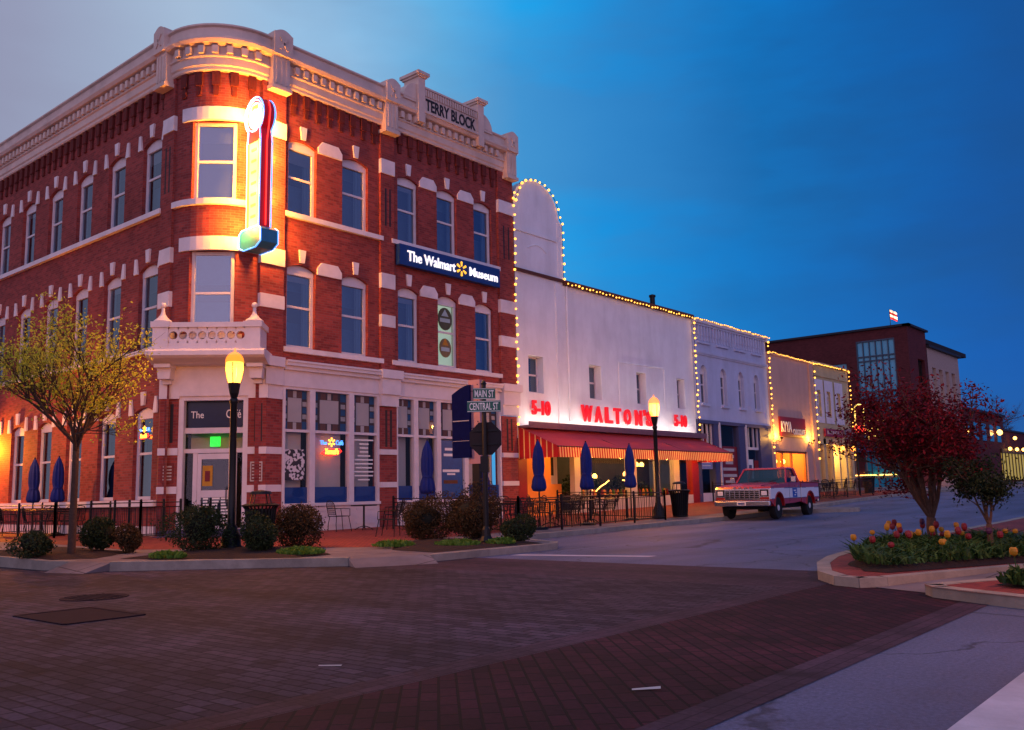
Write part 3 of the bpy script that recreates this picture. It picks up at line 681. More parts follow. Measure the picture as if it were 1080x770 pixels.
# rounded corner
wb = MB(fB); uc = AL / 2; hw = .66
wb.wall(0, AL, 5.38, 13.8, [(uc - hw, uc + hw, ZU[0], ZU[1] + .02), (uc - hw, uc + hw, ZL[0] + .2, ZL[1] + .05)], .3, us=.22)
wb.build('wall', brick, bld, recalc=False)
for z0, z1 in ((ZU[0], ZU[1] + .02), (ZL[0] + .2, ZL[1] + .05)):
    arch_window(bld, fB, uc - hw, uc + hw, z0, z1, 0, keyst=False, blind=False)
sb = MB(fB)
for z0, z1, d, a, b in ((ZU[0] - .17, ZU[0], .13, .02, AL - .02), (ZU[1] + .02, ZU[1] + .42, .07, uc - 1.0, uc + 1.0), (ZL[1] + .05, ZL[1] + .45, .07, uc - 1.0, AL), (ZL[0] + .05, ZL[0] + .2, .12, uc - .85, uc + .85)):
    sb.box(a, b, -.05, d, z0, z1, us=12)
sb.build('stone_band', trim, bld)
# cornice swept round the whole front
path = [(LEND, LY, 0, -1), (BC[0], LY, 0, -1)]
for i in range(1, 13):
    a = -math.pi / 2 + math.pi / 2 * i / 12; path.append((BC[0] + BR * math.cos(a), BC[1] + BR * math.sin(a), math.cos(a), math.sin(a)))
path.append((FX, REND, 1, 0))
sweep(path, [(-.2, 13.68), (.1, 13.68), (.13, 13.72), (.13, 13.80), (.17, 13.84), (.17, 14.06), (.22, 14.09), (.22, 14.13), (.14, 14.13), (.14, 14.42), (.34, 14.46), (.40, 14.55), (.40, 14.62), (.30, 14.64), (.27, 14.70), (.27, 14.94), (.34, 14.98), (.34, 15.03), (-.25, 15.06), (-.25, 13.9)], 'cornice', trim_c, bld)
# dentils, brackets, brick corbels along the same path
def along(fn, a, b, step):
    n = int((b - a) / step); return [a + (i + .5) * (b - a) / n for i in range(n)]
dn = MB(); ck = MB()
for fn, a, b in ((fL, LEND, BC[0] - .5), (fB, .1, AL - .05), (fR, 15.9, 19.6), (fR, 20.3, 25.6)):
    dn.fn = ck.fn = fn
    for u in along(fn, a, b, .33): dn.box(u - .075, u + .075, .14, .30, 14.16, 14.38)
    for u in along(fn, a, b, .46):
        ck.box(u - .11, u + .11, -.02, .09, 13.25, 13.68); ck.box(u - .07, u + .07, -.02, .06, 12.95, 13.25)
dn.build('dentil', trim_c, bld); ck.build('brick_corbel', brick_dark, bld)
cb = MB()
def block(fn, a, b):
    cb.fn = fn
    cb.prism([(a, 13.45), (b, 13.45), (b, 14.5), (a, 14.5)], .0, .34); cb.box(a - .05, b + .05, 0, .4, 13.4, 13.52); cb.box(a - .03, b + .03, -.1, .44, 14.5, 15.2)
    cb.prism([(a + (b - a) * t, 15.2 + .12 * math.sin(math.pi * t)) for t in [i / 8 for i in range(9)]], -.1, .44)
    for i in range(3): u = a + (b - a) * (.2 + .3 * i); cb.box(u - .03, u + .03, .34, .37, 13.6, 14.4)
    c = (a + b) / 2; cb.lathe_ = None
    for s in (-1, 1):
        cb.prism([(c - .16, 14.86 + s * .18), (c - .10, 14.86 + s * .2), (c + .16, 14.86 - s * .18), (c + .1, 14.86 - s * .2)], .44, .47)
block(fR, 15.15, 15.75); block(fR, 19.65, 20.2); block(fR, 25.95, 26.5); block(fL, -24.6, -24.05)
cb.build('cornice_block', trim_c, bld)
# name parapet
pp = MB(fR); pp.box(21.1, 24.5, -.3, .36, 14.62, 15.5)
pp.box(21.4, 24.25, -.3, .42, 15.5, 15.57); pp.box(21.4, 24.25, -.3, .45, 14.58, 14.66)
for i in range(22): u = 21.45 + i * .125; pp.box(u, u + .07, .36, .41, 15.24, 15.48)
for u in (21.25, 24.35):
    pp.box(u - .16, u + .16, -.3, .44, 14.2, 15.84); pp.box(u - .22, u + .22, -.36, .5, 15.84, 15.91); pp.box(u - .28, u + .28, -.42, .56, 15.91, 16.02)
for u, s in ((21.08, -1), (24.52, 1)):
    pp.prism([(u, 14.9)] + [(u + s * .6 * math.cos(t), 14.9 + .68 * math.sin(t)) for t in [math.pi / 2 * i / 8 for i in range(9)]], -.25, .33)
pp.build('name_parapet', trim_c, bld)
text('name_lettering', 'TERRY BLOCK', fR, 22.8, 14.95, 2.6, .44, .36, letter_dark, bld, bold=.02)
# roof and hidden core
cr = MB(); cr.vprism([(LEND, LY + .3), (BC[0], LY + .3), (BC[0] + 1.1, BC[1] - 1.1), (FX - .3, BC[1]), (FX - .3, REND), (LEND, REND)], 13.9, 14.4)
cr.build('roof', room, bld)
cr = MB(); cr.vprism([(LEND, LY + .5), (BC[0] + .3, LY + .5), (BC[0] + .75, BC[1] - .75), (FX - .5, BC[1] - .3), (FX - .5, REND - .02), (LEND, REND - .02)], 5.2, 13.9); cr.build('inner_wall', dark, bld)
cr = MB(); cr.poly([(LEND, LY + .6, .1), (-26.2, LY + .6, .1), (-26.2, LY + .6, 5.2), (LEND, LY + .6, 5.2)]); cr.poly([(-26.2, LY + .6, .1), (-26.2, 16.4, .1), (-26.2, 16.4, 5.2), (-26.2, LY + .6, 5.2)])
cr.poly([(-26.2, 16.4, .1), (-25, REND, .1), (-25, REND, 5.2), (-26.2, 16.4, 5.2)]); cr.poly([(-27, 13.9, .22), (FX - .1, 14, .22), (FX - .1, REND, .22), (-27, REND, .22)])
cr.build('inner_wall', room, bld, recalc=False)
ew = MB(); ew.poly([(FX, REND, 10), (FX - 20, REND, 10), (FX - 20, REND, 14.9), (FX, REND, 14.9)]); ew.build('wall', brick, bld, recalc=False)
# shop front on the right
st = MB(fR)
def storebay(a, b, muls, zt=4.42):
    f = MB(fR)
    f.box(a, b, -.12, .03, .1, .98); f.box(a, b, -.2, .1, .98, 1.07)
    f.box(a, b, -.14, .02, zt, 4.5); f.box(a, b, -.10, 0, 3.16, 3.24)
    us = [a] + muls + [b]
    for x, w in [(a + .045, .045), (b - .045, .045)] + [(m, .1) for m in muls]: f.box(x - w, x + w, -.13, .035, 1.07, zt)
    for x0, x1 in zip([a] + muls, muls + [b]):     # recessed panels of the stall riser
        f.box(x0 + .2, x1 - .2, .03, .045, .38, .44); f.box(x0 + .2, x1 - .2, .03, .045, .82, .88)
    fr = f.build('shop_window', white, bld)
    for x0, x1 in zip([a] + muls, muls + [b]):
        p = MB(fR); p.poly([(x0, -.06, 1.07), (x1, -.06, 1.07), (x1, -.06, zt), (x0, -.06, zt)]); p.build('pane', glass_clear, fr, recalc=False)
        q = MB(fR); q.box(x0, x1, -.09, -.075, 1.07, 1.54); q.build('blue_film', blue_film, fr)
        # quilt hung behind the transom light
        qb = MB(fR); c = (x0 + x1) / 2; w = (x1 - x0) / 2 - .06; d0 = -.14
        qb.box(c - w, c + w, d0 - .02, d0, 3.22, zt, m=0)
        zc = 3.83; hh = .56
        qb.box(c - w * .52, c + w * .52, d0, d0 + .004, zc - .36, zc + .36, m=1)
        for s in (-1, 1):
            qb.box(c + s * w * .78 - .09, c + s * w * .78 + .09, d0, d0 + .004, zc - .09, zc + .09, m=2)
            for t in (-1, 1):
                qb.box(c + s * w * .78 - .09, c + s * w * .78 + .09, d0, d0 + .004, zc + t * .19 - .07, zc + t * .19 + .07, m=3)
                qb.box(c + s * w * .8 - .12, c + s * w * .8 + .12, d0, d0 + .005, zc + t * .46 - .12, zc + t * .46 + .12, m=2)
                qb.box(c + s * w * .34 - .10, c + s * w * .34 + .1, d0, d0 + .006, zc + t * .47 - .1, zc + t * .47 + .1, m=4)
            qb.box(c - .07, c + .07, d0, d0 + .005, zc + s * .47 - .1, zc + s * .47 + .1, m=1)
        qb.build('quilt', [wood, shade, M('quilt_blue', '1f4f78', .9), M('quilt_white', 'a9a8a4', .9), M('quilt_brown', '6a4228', .9)] if 'quilt_blue' not in MATS else [wood, shade, MATS['quilt_blue'], MATS['quilt_white'], MATS['quilt_brown']], fr)
        s_ = MB(fR); s_.box(x0 + .05, x1 - .16, -.34, -.33, 1.5, 3.2); s_.build('blind', shade, fr)
    return fr
storebay(15.87, 19.6, [16.94, 18.45])
storebay(20.32, 25.62, [21.24, 22.32, 23.7])
bp = MB(fR); wc = MB(fR)
for a, b in ((19.6, 20.32), (25.62, 26.5)):
    bp.box(a, b, -.3, .07, .1, 4.1)
    wc.box(a - .02, b + .02, 0, .16, 4.12, 4.5); wc.box(a - .04, b + .04, 0, .24, 4.5, 5.02); wc.box(a - .1, b + .1, 0, .32, 5.02, 5.3)
    for z in (1.5, 2.55): wc.box(a - .01, b + .01, 0, .11, z, z + .17)
    for k in (.3, .58): wc.box(a + (b - a) * k, a + (b - a) * k + .09, .07, .074, 2.8, 4.0, m=1)
bp.build('pier', brick, bld); wc.build('pier_capital', [white, letter_dark], bld)
en = MB(fR)
for a, b in ((15.85, 19.6), (20.32, 25.62)):
    en.box(a, b, -.3, .06, 4.5, 4.98); en.box(a, b, -.3, .16, 4.98, 5.10); en.box(a, b, -.3, .26, 5.10, 5.20); en.box(a, b, -.3, .3, 5.20, 5.26)
en.build('entablature', white, bld)
# items in the shop windows
pm = M('collage_print', 'cfcfd2', .8, var=.1)
m, N, L, P = newmat('photo_collage')
tc = N.new('ShaderNodeTexCoord'); vo = N.new('ShaderNodeTexVoronoi'); vo.inputs['Scale'].default_value = 13; L.new(tc.outputs['Object'], vo.inputs['Vector'])
rr = N.new('ShaderNodeValToRGB'); rr.color_ramp.interpolation = 'CONSTANT'; rr.color_ramp.elements[0].color = (.02, .02, .03, 1); rr.color_ramp.elements[1].color = (.62, .6, .62, 1); rr.color_ramp.elements[1].position = .5
sp = N.new('ShaderNodeSeparateColor'); L.new(vo.outputs['Color'], sp.inputs[0]); L.new(sp.outputs[0], rr.inputs[0]); L.new(rr.outputs[0], P.inputs['Base Color'])
def poster(name, label, cat, fn, u0, u1, z0, z1, mats, d=-.055, bars=0, barm=1, extra=None):
    mb = MB(fn); mb.box(u0, u1, d, d + .008, z0, z1, m=0); r_ = random.Random(int(u0 * 100))
    for i in range(bars):
        z = z1 - (z1 - z0) * (i + .8) / (bars + .8); w = (u1 - u0) * r_.uniform(.2, .42); c = (u0 + u1) / 2
        mb.box(c - w, c + w, d + .008, d + .011, z, z + (z1 - z0) / (bars + .8) * .45, m=barm)
    return tag(mb.build(name, mats), label, cat)
poster('window_poster', 'black and white photo collage poster inside the first shop window of the brick building', 'poster', fR, 16.0, 16.72, 1.75, 2.65, [m, sign_white])
lst = MB(fR)
for i in range(11):
    z = 2.98 - i * .125; w = random.uniform(.16, .4); lst.box(19.02 - w, 19.02 + w, -.056, -.052, z, z + .045)
tag(lst.build('window_lettering', sign_white), 'column of small white lines of lettering on shop glass left of the first pier', 'lettering')
poster('window_banner', 'tall bright blue banner with pale lines behind shop glass by the navy umbrella', 'banner', fR, 22.4, 23.55, 1.1, 3.1, [M('banner_blue', '10508c', .5), sign_white, neon_y], -.056, 0)
bb = MB(fR)
for z, w, h in ((2.75, .3, .09), (2.55, .36, .09), (2.0, .42, .09), (1.9, .2, .06)): bb.box(22.98 - w, 22.98 + w, -.046, -.042, z, z + h)
bb.box(22.6, 23.3, -.046, -.042, 1.6, 1.72, m=1); tag(bb.build('banner_lettering', [MATS['letter_white'], MATS['quilt_brown']]), 'pale lines of lettering on the tall blue banner', 'lettering')
# neon cafe sign in the window: words, spark and red swoosh
def spark(mb, fn, c, z, r, d, n=6, m=0):
    for i in range(n):
        a = math.pi / 2 + 2 * math.pi * i / n; ux, uz = math.cos(a), math.sin(a); px, pz = -uz, ux
        q = [(c + ux * r * .35 + px * r * .10, z + uz * r * .35 + pz * r * .10), (c + ux * r * .95 + px * r * .17, z + uz * r * .95 + pz * r * .17), (c + ux * r * 1.03, z + uz * r * 1.03), (c + ux * r * .95 - px * r * .17, z + uz * r * .95 - pz * r * .17), (c + ux * r * .35 - px * r * .10, z + uz * r * .35 - pz * r * .10)]
        mb.prism(q, d, d + .02, m=m)
def cafe_neon(fn, u, z, sc_, label, d=-.05):
    t = thing('neon_sign', label, 'neon sign', fn(u, d, z))
    text('lettering', 'The', fn, u - .5 * sc_, z, .42 * sc_, .2 * sc_, d, neon_b, t, .02, .012); text('lettering', 'Café', fn, u + .5 * sc_, z + .02 * sc_, .46 * sc_, .24 * sc_, d, neon_b, t, .02, .012)
    mb = MB(fn); spark(mb, fn, u, z + .02, .22 * sc_, d); mb.build('spark', neon_y, t)
    mb = MB(fn); mb.tube([(u + x * sc_, d + .01, z + y * sc_) for x, y in ((-.62, -.52), (-.4, -.6), (0, -.62), (.4, -.55), (.62, -.4), (.5, -.3), (.1, -.33), (-.4, -.4), (-.62, -.52))], .035 * sc_, 6); mb.build('tube_outline', neon_r, t)
    text('lettering', 'Yarnell\'s', fn, u, z - .42 * sc_, .84 * sc_, .30 * sc_, d + .02, neon_y, t, .02, .015, .25)
cafe_neon(fR, 17.72, 2.88, .62, 'blue and red neon café sign glowing in the shop window under a quilt')
cafe_neon(fL, -25.3, 3.3, .42, 'small neon café sign glowing in the tall window around the corner from the entrance')
# pendant lantern seen through the second shop window
tp = thing('pendant_lantern', 'warm lit lantern hanging inside the shop window left of the street signs', 'lantern', (FX - .28, 22.62, 3.6))
mb = MB(); mb.lathe([(.07, -.16), (.13, -.1), (.14, .12), (.08, .2)], (FX - .28, 22.62, 3.75), 8); mb.build('shade', pend_glow, tp)
mb = MB(); mb.tube([(FX - .28, 22.62, 3.95), (FX - .28, 22.62, 4.6)], .012, 6); mb.build('chain', black, tp)
# ---------------------------------------------------------------- entrance
ent = MB(fC)
ent.wall(0, CL, .1, 4.2, [(.52, 2.46, .1, 4.18)], .35)
ent.wall(0, CL, 4.2, 5.3)
ent.build('wall', brick, bld, recalc=False)
er = MB(); a = fC(CL, 0, 0); er.poly([(a[0], a[1], .1), (FX, 15.87, .1), (FX, 15.87, 4.2), (a[0], a[1], 4.2)]); a = fC(0, 0, 0); er.poly([(a[0], a[1], .1), (-24.42, LY, .1), (-24.42, LY, 4.2), (a[0], a[1], 4.2)])
er.build('entrance_return', brick, bld, recalc=False)
eb = MB(fC)
for a, b in ((.0, .5), (2.48, CL)):
    for z in (1.42, 2.5): eb.box(a - .02, b + .03, -.05, .045, z, z + .2)
    eb.box(a - .02, b + .05, -.05, .06, 4.1, 4.5)
    for k in (.36, .62): eb.box(a + .5 * k - .02, a + .5 * k + .07, .0, .004, 2.85, 3.95, m=1)
eb.box(-.02, CL + .02, -.1, .05, 4.17, 5.1)
eb.build('pier_trim', [white, letter_dark], bld)
tr = MB()
tr.fn = lambda u, d, z: tuple(Vector(fC(CL, 0, 0)).lerp(Vector((FX, 15.87, 0)), u) + Vector((Q * .5 * d, -Q * .2 * d, z)))
for z in (1.42, 2.5): tr.box(0, 1, -.05, .05, z, z + .2)
tr.box(0, 1, -.05, .1, 4.1, 5.1); tr.build('pier_trim', white, bld)
# bowed entablature over the door, returning to the shop front
pa = [(-25.0, LY, 0, -1), (-24.35, LY - .02, -.38, -.92)]
for u in (.0, CL): x, y, z = fC(u, 0, 0); pa.append((x, y, Q + (-.45 if u == 0 else .35), -Q - (.35 if u == 0 else -.45)))
pa += [(FX, 15.87, 1, 0)]
cp = [(*fC(-.12, .0, 0)[:2], Q, -Q), (*fC(CL + .12, .0, 0)[:2], Q, -Q)]
sweep(cp, [(-.4, 5.02), (.5, 5.02), (.62, 5.06), (.8, 5.1), (1.0, 5.14), (1.1, 5.2), (1.1, 5.32), (1.0, 5.38), (-.4, 5.38)], 'door_cornice', white, bld)
rb = MB(); tr.fn = None
rb.fn = lambda u, d, z: tuple(Vector(fC(CL, 0, 0)).lerp(Vector((FX, 15.87, 0)), u) + Vector((.92 * d, -.39 * d, z)))
rb.box(-.1, 1.02, -.1, .3, 5.02, 5.3); rb.box(-.1, 1.02, -.1, .12, 4.5, 5.02); rb.build('door_cornice', white, bld)
bk = MB(fC)
for u in (.22, 2.75):
    bk.prism([(u - .16, 4.62), (u + .16, 4.62), (u + .2, 5.0), (u - .2, 5.0)], .04, .5); bk.box(u - .22, u + .22, 0, .7, 4.92, 5.02)
    bk.box(u - .12, u + .12, .04, .2, 4.5, 4.64)
bk.build('bracket', white, bld)
bal = MB(fC)
# pierced balustrade
x0, x1, z0, z1, df = .02, CL - .02, 5.42, 6.1, .92
nh = 8; cw = (x1 - .42 - x0 - .42) / nh
for i in range(nh):
    ca = x0 + .42 + cw * (i + .5); cz = 5.78; rr = .115; K = 16
    for j in range(K):
        t0, t1 = 2 * math.pi * j / K, 2 * math.pi * (j + 1) / K
        def sq(t):
            c_, s_ = math.cos(t), math.sin(t); k = 1 / max(abs(c_) / (cw / 2), abs(s_) / .24); return (ca + c_ * k, cz + s_ * k)
        a0, a1, b0, b1 = (ca + rr * math.cos(t0), cz + rr * math.sin(t0)), (ca + rr * math.cos(t1), cz + rr * math.sin(t1)), sq(t0), sq(t1)
        bal.poly([(b0[0], df, b0[1]), (b1[0], df, b1[1]), (a1[0], df, a1[1]), (a0[0], df, a0[1])])
        bal.poly([(b0[0], df - .1, b0[1]), (b1[0], df - .1, b1[1]), (a1[0], df - .1, a1[1]), (a0[0], df - .1, a0[1])])
        bal.poly([(a0[0], df, a0[1]), (a1[0], df, a1[1]), (a1[0], df - .1, a1[1]), (a0[0], df - .1, a0[1])])
bal.box(x0 + .4, x1 - .4, df - .12, df + .02, 5.4, 5.56); bal.box(x0 + .3, x1 - .3, df - .14, df + .07, 6.0, 6.14)
for a, b in ((x0, x0 + .42), (x1 - .42, x1)):
    bal.box(a, b, -.3, df + .05, 5.4, 6.02); bal.box(a - .05, b + .05, -.3, df + .1, 6.0, 6.16)
bl = bal.build('balcony', white, bld, recalc=False)
for u in (x0 + .21, x1 - .21):
    mb = MB(fC); mb.lathe([(.27, 0), (.25, .05), (.14, .14), (.07, .24), (.045, .34), (.05, .4), (.03, .43)], (u, df - .17, 6.16), 12); mb.ball((u, df - .17, 6.66), .085, 10, 8); mb.build('finial', white, bl, smooth=True)
bf = MB(fC); bf.box(-.02, CL + .02, -.5, 1.0, 5.36, 5.42); bf.build('balcony_floor', white, bl)
# door: sign light, transom, sidelights and leaf
dr = MB(fC); dz = -.3
dr.box(.52, .66, dz, -.02, .1, 4.18); dr.box(2.32, 2.46, dz, -.02, .1, 4.18); dr.box(.66, 2.32, dz, -.02, 4.05, 4.18)
dr.box(.66, 2.32, dz, dz + .1, 3.12, 3.28); dr.box(.66, 2.32, dz, dz + .1, 2.56, 2.68); dr.box(.9, 1.02, dz, dz + .08, .2, 2.56); dr.box(2.02, 2.12, dz, dz + .08, .2, 2.56); dr.box(.66, 2.32, dz, dz + .08, .16, .42)
df_ = dr.build('door_frame', white, bld)
mb = MB(fC); mb.poly([(.66, dz + .02, .3), (2.32, dz + .02, .3), (2.32, dz + .02, 4.05), (.66, dz + .02, 4.05)]); mb.build('pane', glass_clear, df_, recalc=False)
mb = MB(fC); c = []; 
for cx, cz, a0 in ((2.18, 3.94, 0), (.8, 3.94, 90), (.8, 3.39, 180), (2.18, 3.39, 270)):
    c += [(cx + .1 * math.cos(R(a0 + 30 * k)), cz + .1 * math.sin(R(a0 + 30 * k))) for k in range(4)]
mb.prism(c, dz + .03, dz + .035); mb.build('sign_panel', M('navy_film', '141c3c', .3), df_)
text('lettering', 'The', fC, .98, 3.66, .36, .2, dz + .036, sign_white, df_, .004, .005); text('lettering', 'Café', fC, 2.0, 3.68, .42, .25, dz + .036, sign_white, df_, .004, .005)
mb = MB(fC); mb.box(1.3, 1.58, dz - .25, dz - .2, 2.76, 3.04); mb.build('exit_light', exit_g, df_)
mb = MB(fC); mb.box(.66, 2.32, dz - .6, dz - .58, 2.6, 4.1, m=0); mb.box(.66, 2.32, dz - 1.2, dz - 1.18, .1, 2.6, m=1); mb.build('lobby_wall', [shade, room], df_)
dl = MB(fC); e = dz + .04
for a, b in ((1.03, 1.14), (1.9, 2.01)): dl.box(a, b, e, e + .05, .22, 2.54)
dl.box(1.14, 1.9, e, e + .05, 2.38, 2.54); dl.box(1.14, 1.9, e, e + .05, 1.3, 1.5); dl.box(1.14, 1.9, e, e + .05, .22, .5)
dl_ = dl.build('door', white, bld)
mb = MB(fC); mb.tube([(1.86, e + .06, 1.1), (1.86, e + .12, 1.13), (1.86, e + .12, 1.55), (1.86, e + .06, 1.58)], .018, 6); mb.build('handle', iron, dl_)
mb = MB(fC); mb.poly([(1.14, e + .02, .5), (1.9, e + .02, .5), (1.9, e + .02, 2.38), (1.14, e + .02, 2.38)]); mb.build('pane', glass_clear, dl_, recalc=False)
mb = MB(fC); mb.box(1.17, 1.45, e + .022, e + .026, 1.62, 2.2); mb.box(1.24, 1.38, e + .027, e + .03, 1.75, 2.05, m=1); tag(mb.build('door_notice', [M('notice_yellow', 'c08a20', .6), bud_r]), 'yellow notice taped inside the café door glass', 'notice')
mb = MB(fC)
for i in range(9):
    for k in range(3):
        w = random.uniform(.06, .11); mb.box(1.2 + .25 * k, 1.2 + .25 * k + w * 2, e + .022, e + .026, 1.24 - .085 * i, 1.27 - .085 * i + .02)
tag(mb.build('door_lettering', sign_white), 'rows of small white lettering on the lower café door glass', 'lettering')
for u, lab in ((.26, 'small lettered plaque on the brick pier left of the café door'), (2.72, 'small framed plaque on the brick pier right of the café door')):
    mb = MB(fC); mb.box(u - .17, u + .17, .0, .02, 1.72, 2.28, m=0)
    if u > 1: mb.box(u - .17, u + .17, .02, .026, 2.24, 2.28, m=1); mb.box(u - .17, u + .17, .02, .026, 1.72, 1.76, m=1); mb.box(u - .17, u - .14, .02, .026, 1.76, 2.24, m=1); mb.box(u + .14, u + .17, .02, .026, 1.76, 2.24, m=1)
    for i in range(5): mb.box(u - .12, u + .12, .02, .024, 1.8 + .09 * i, 1.84 + .09 * i, m=1)
    tag(mb.build('wall_plaque', [M('plaque_%d' % (u > 1), '7a2a24', .6), shade]), lab, 'plaque')
wl_ = thing('wall_lantern', 'lit lantern mounted on the brick side wall beyond the side patio', 'lantern', fL(-36.6, 0, 3.0))
q = fL(-36.6, .42, 3.25); mb = MB(); mb.lathe([(.1, -.2), (.14, .12), (.15, .16)], q, 8); mb.build('lantern', lamp_glow, wl_)
mb = MB(); mb.lathe([(.17, .16), (.08, .28), (.01, .34)], q, 8); mb.tube([fL(-36.6, 0, 3.7), (q[0], q[1], 3.75), (q[0], q[1], 3.58)], .02, 6); mb.build('bracket', iron, wl_); lampset(wl_, q, 2600, (1, .26, .012), .1)
# steps and ramp railing at the door
mb = MB(fC)
for i in range(2): mb.box(.3 - .1, 2.7 + .1, -.3, .95 - .4 * i, .1 + .15 * i, .27 + .14 * i)
tag(mb.build('entrance_steps', M('step_slate', '4a4668', .7)), 'two low slate steps before the café door', 'steps')
# ---------------------------------------------------------------- corner blade sign
BA = R(-3); BO = (-22.22, 14.58)
fN = lambda u, d, z: (BO[0] + u * math.cos(BA) + d * math.sin(BA), BO[1] + u * math.sin(BA) - d * math.cos(BA), z)    # d > 0 faces the corner
bs = thing('blade_sign', 'tall neon lit vertical sign with round top on the rounded brick corner', 'sign', fN(0, 0, 8.2))
sil = [(.2, 8.72), (1.05, 8.72)] + [(.98, 11.3)]
circ = [(.62 + .5 * math.cos(t), 12.2 + .55 * math.sin(t)) for t in [R(-52 + 284 * i / 20) for i in range(21)]]
body = [(.30, 8.8), (.94, 8.8), (.97, 11.4)] + circ + [(.27, 11.4)]
mb = MB(fN); mb.prism(body, -.16, .16); mb.build('cabinet', M('blade_red', 'c81c30', .4, var=.1), bs)
mb = MB(fN); mb.tube([(.985, 0, 8.9), (1.0, 0, 11.4), (1.1, 0, 11.9), (1.15, 0, 12.3), (1.05, 0, 12.6)], .02, 6); mb.build('neon_tube', neon_r, bs)
base = [(.05, 8.35), (.3, 8.22), (.95, 8.22), (1.2, 8.35), (1.2, 8.72), (1.05, 8.82), (.2, 8.82), (.05, 8.72)]
mb = MB(fN); mb.prism(base, -.26, .26); mb.build('sign_base', M('sign_teal', '1d6f96', .4), bs)
for s in (-1, 1):
    mb = MB(fN); d0, d1 = (.16, .175) if s > 0 else (-.175, -.16)
    mb.prism([(.38, 8.9), (.86, 8.9), (.89, 11.4), (.35, 11.4)], d0, d1); mb.build('light_panel', neon_w, bs)
    mb = MB(fN); mb.prism([(.62 + .34 * math.cos(t), 12.2 + .4 * math.sin(t)) for t in [2 * math.pi * i / 20 for i in range(20)]], d0, d1); mb.build('roundel', sign_lit, bs)
    mb = MB(fN); dd = s * .19
    mb.tube([(u, dd, z) for u, z in body + body[:1]], .022, 6); mb.tube([(.62 + .42 * math.cos(t), dd, 12.2 + .47 * math.sin(t)) for t in [2 * math.pi * i / 20 for i in range(21)]], .02, 6); mb.tube([(u, s * .28, z) for u, z in base + base[:1]], .022, 6)
    mb.build('neon_outline', neon_b, bs)
    mb = MB(fN)
    for u in (.33, .91): mb.tube([(u, s * .195, 8.9), (u, s * .195, 11.4)], .025, 6)
    for i in range(7): z = 9.15 + i * .33; mb.box(.5, .74, *sorted((s * .176, s * .2)), z, z + .07)
    mb.build('neon_tube', neon_y, bs)
    mb = MB(fN); mb.prism([(.48, 12.05), (.76, 12.05), (.8, 12.3), (.62, 12.42), (.44, 12.3)], *sorted((s * .176, s * .182))); mb.prism([(.45, 12.38), (.8, 12.38), (.78, 12.52), (.47, 12.52)], *sorted((s * .176, s * .182)), m=1); mb.build('emblem', [neon_b, neon_y], bs)
mb = MB(fN)
for z in (9.2, 11.2): mb.tube([(.32, 0, z), (-.1, 0, z)], .035, 6)
mb.build('bracket', iron, bs)
for s in (-1, 1):
    for z in (8.9, 10.1, 11.3, 12.3): lampset(bs, fN(.45, s * .55, z), 330, (1, .33, .03), .12)
# museum name board
mu = thing('name_board', 'long blue sign board with glowing white words and a yellow spark', 'sign', (FX + .1, 22.9, 8.9))
mb = MB(fR); mb.box(20.32, 25.45, .06, .26, 8.95, 9.66); mb.build('board', signblue, mu)
text('lettering', 'The Walmart', fR, 21.84, 9.30, 2.35, .36, .26, sign_lit, mu, .03, .012); text('lettering', 'Museum', fR, 24.53, 9.285, 1.55, .33, .26, sign_lit, mu, .03, .012)
mb = MB(fR); spark(mb, fR, 23.33, 9.3, .27, .265); mb.build('spark', sign_lit_y, mu)
for z, r_, m_ in ((7.45, .36, 0), (6.4, .3, 1)):
    mb = MB(fR); mb.prism([(22.87 + r_ * math.cos(t), z + r_ * 1.15 * math.sin(t)) for t in [2 * math.pi * i / 20 for i in range(20)]], -.16, -.15, m=0)
    mb.box(22.87 - r_ * .7, 22.87 + r_ * .7, -.15, -.146, z - .12, z + .02, m=2); mb.prism([(22.87 - r_ * .5, z + .1), (22.87 + r_ * .5, z + .1), (22.87, z + .35)], -.15, -.146, m=2 if m_ == 0 else 1)
    tag(mb.build('window_decal', [M('decal_%d' % m_, ('4a4f3c', '77694a')[m_], .7), MATS['yellow_petal'], MATS['pale_blind']]), ('dark round decal on the upper half of the lit second floor window', 'small round decal on the lower half of the lit second floor window')[m_], 'decal')
# ---------------------------------------------------------------- white store with the red awning
W0, W1 = REND + .02, 40.55
ws = thing('white_store', 'white stuccoed two storey store with curved gable tower and red lettering', 'building', (FX, 33, .35))
WW = [(27.36, 28.3), (31.46, 32.36), (35.2, 36.0), (38.84, 39.6)]
mb = MB(fR); mb.wall(W0, W1, 3.3, 9.86, [(a, b, 5.12, 6.6) for a, b in WW], .42)
top = [(W0, 9.86), (29.75, 9.86), (29.75, 12.42)] + [(28.1 + 1.5 * math.cos(t), 12.55 + 1.32 * math.sin(t)) for t in [math.pi * i / 16 for i in range(17)]] + [(W0, 12.5)]
mb.prism(top, -.35, 0)
mb.build('wall', plaster, ws, recalc=False)
mb = MB(fR); mb.box(29.2, 29.42, 0, .06, 3.9, 9.8); mb.box(W0, 29.4, 0, .05, 11.55, 11.68); mb.box(29.45, 29.75, 0, .05, 9.95, 12.4)
mb.tube([(27.5 + 1.2 * i / 8, .0, 10.95 + .22 * math.sin(math.pi * i / 8)) for i in range(9)], .03, 5); mb.build('plaster_moulding', plaster, ws)
mb = MB(fR); mb.box(W0, 29.76, 0, .09, 9.88, 10.0); mb.box(29.76, W1, -.3, .14, 9.78, 9.86); mb.box(29.76, W1, -.35, .2, 9.86, 9.96); mb.build('roof_coping', M('coping_brown', '5a3024', .7), ws)
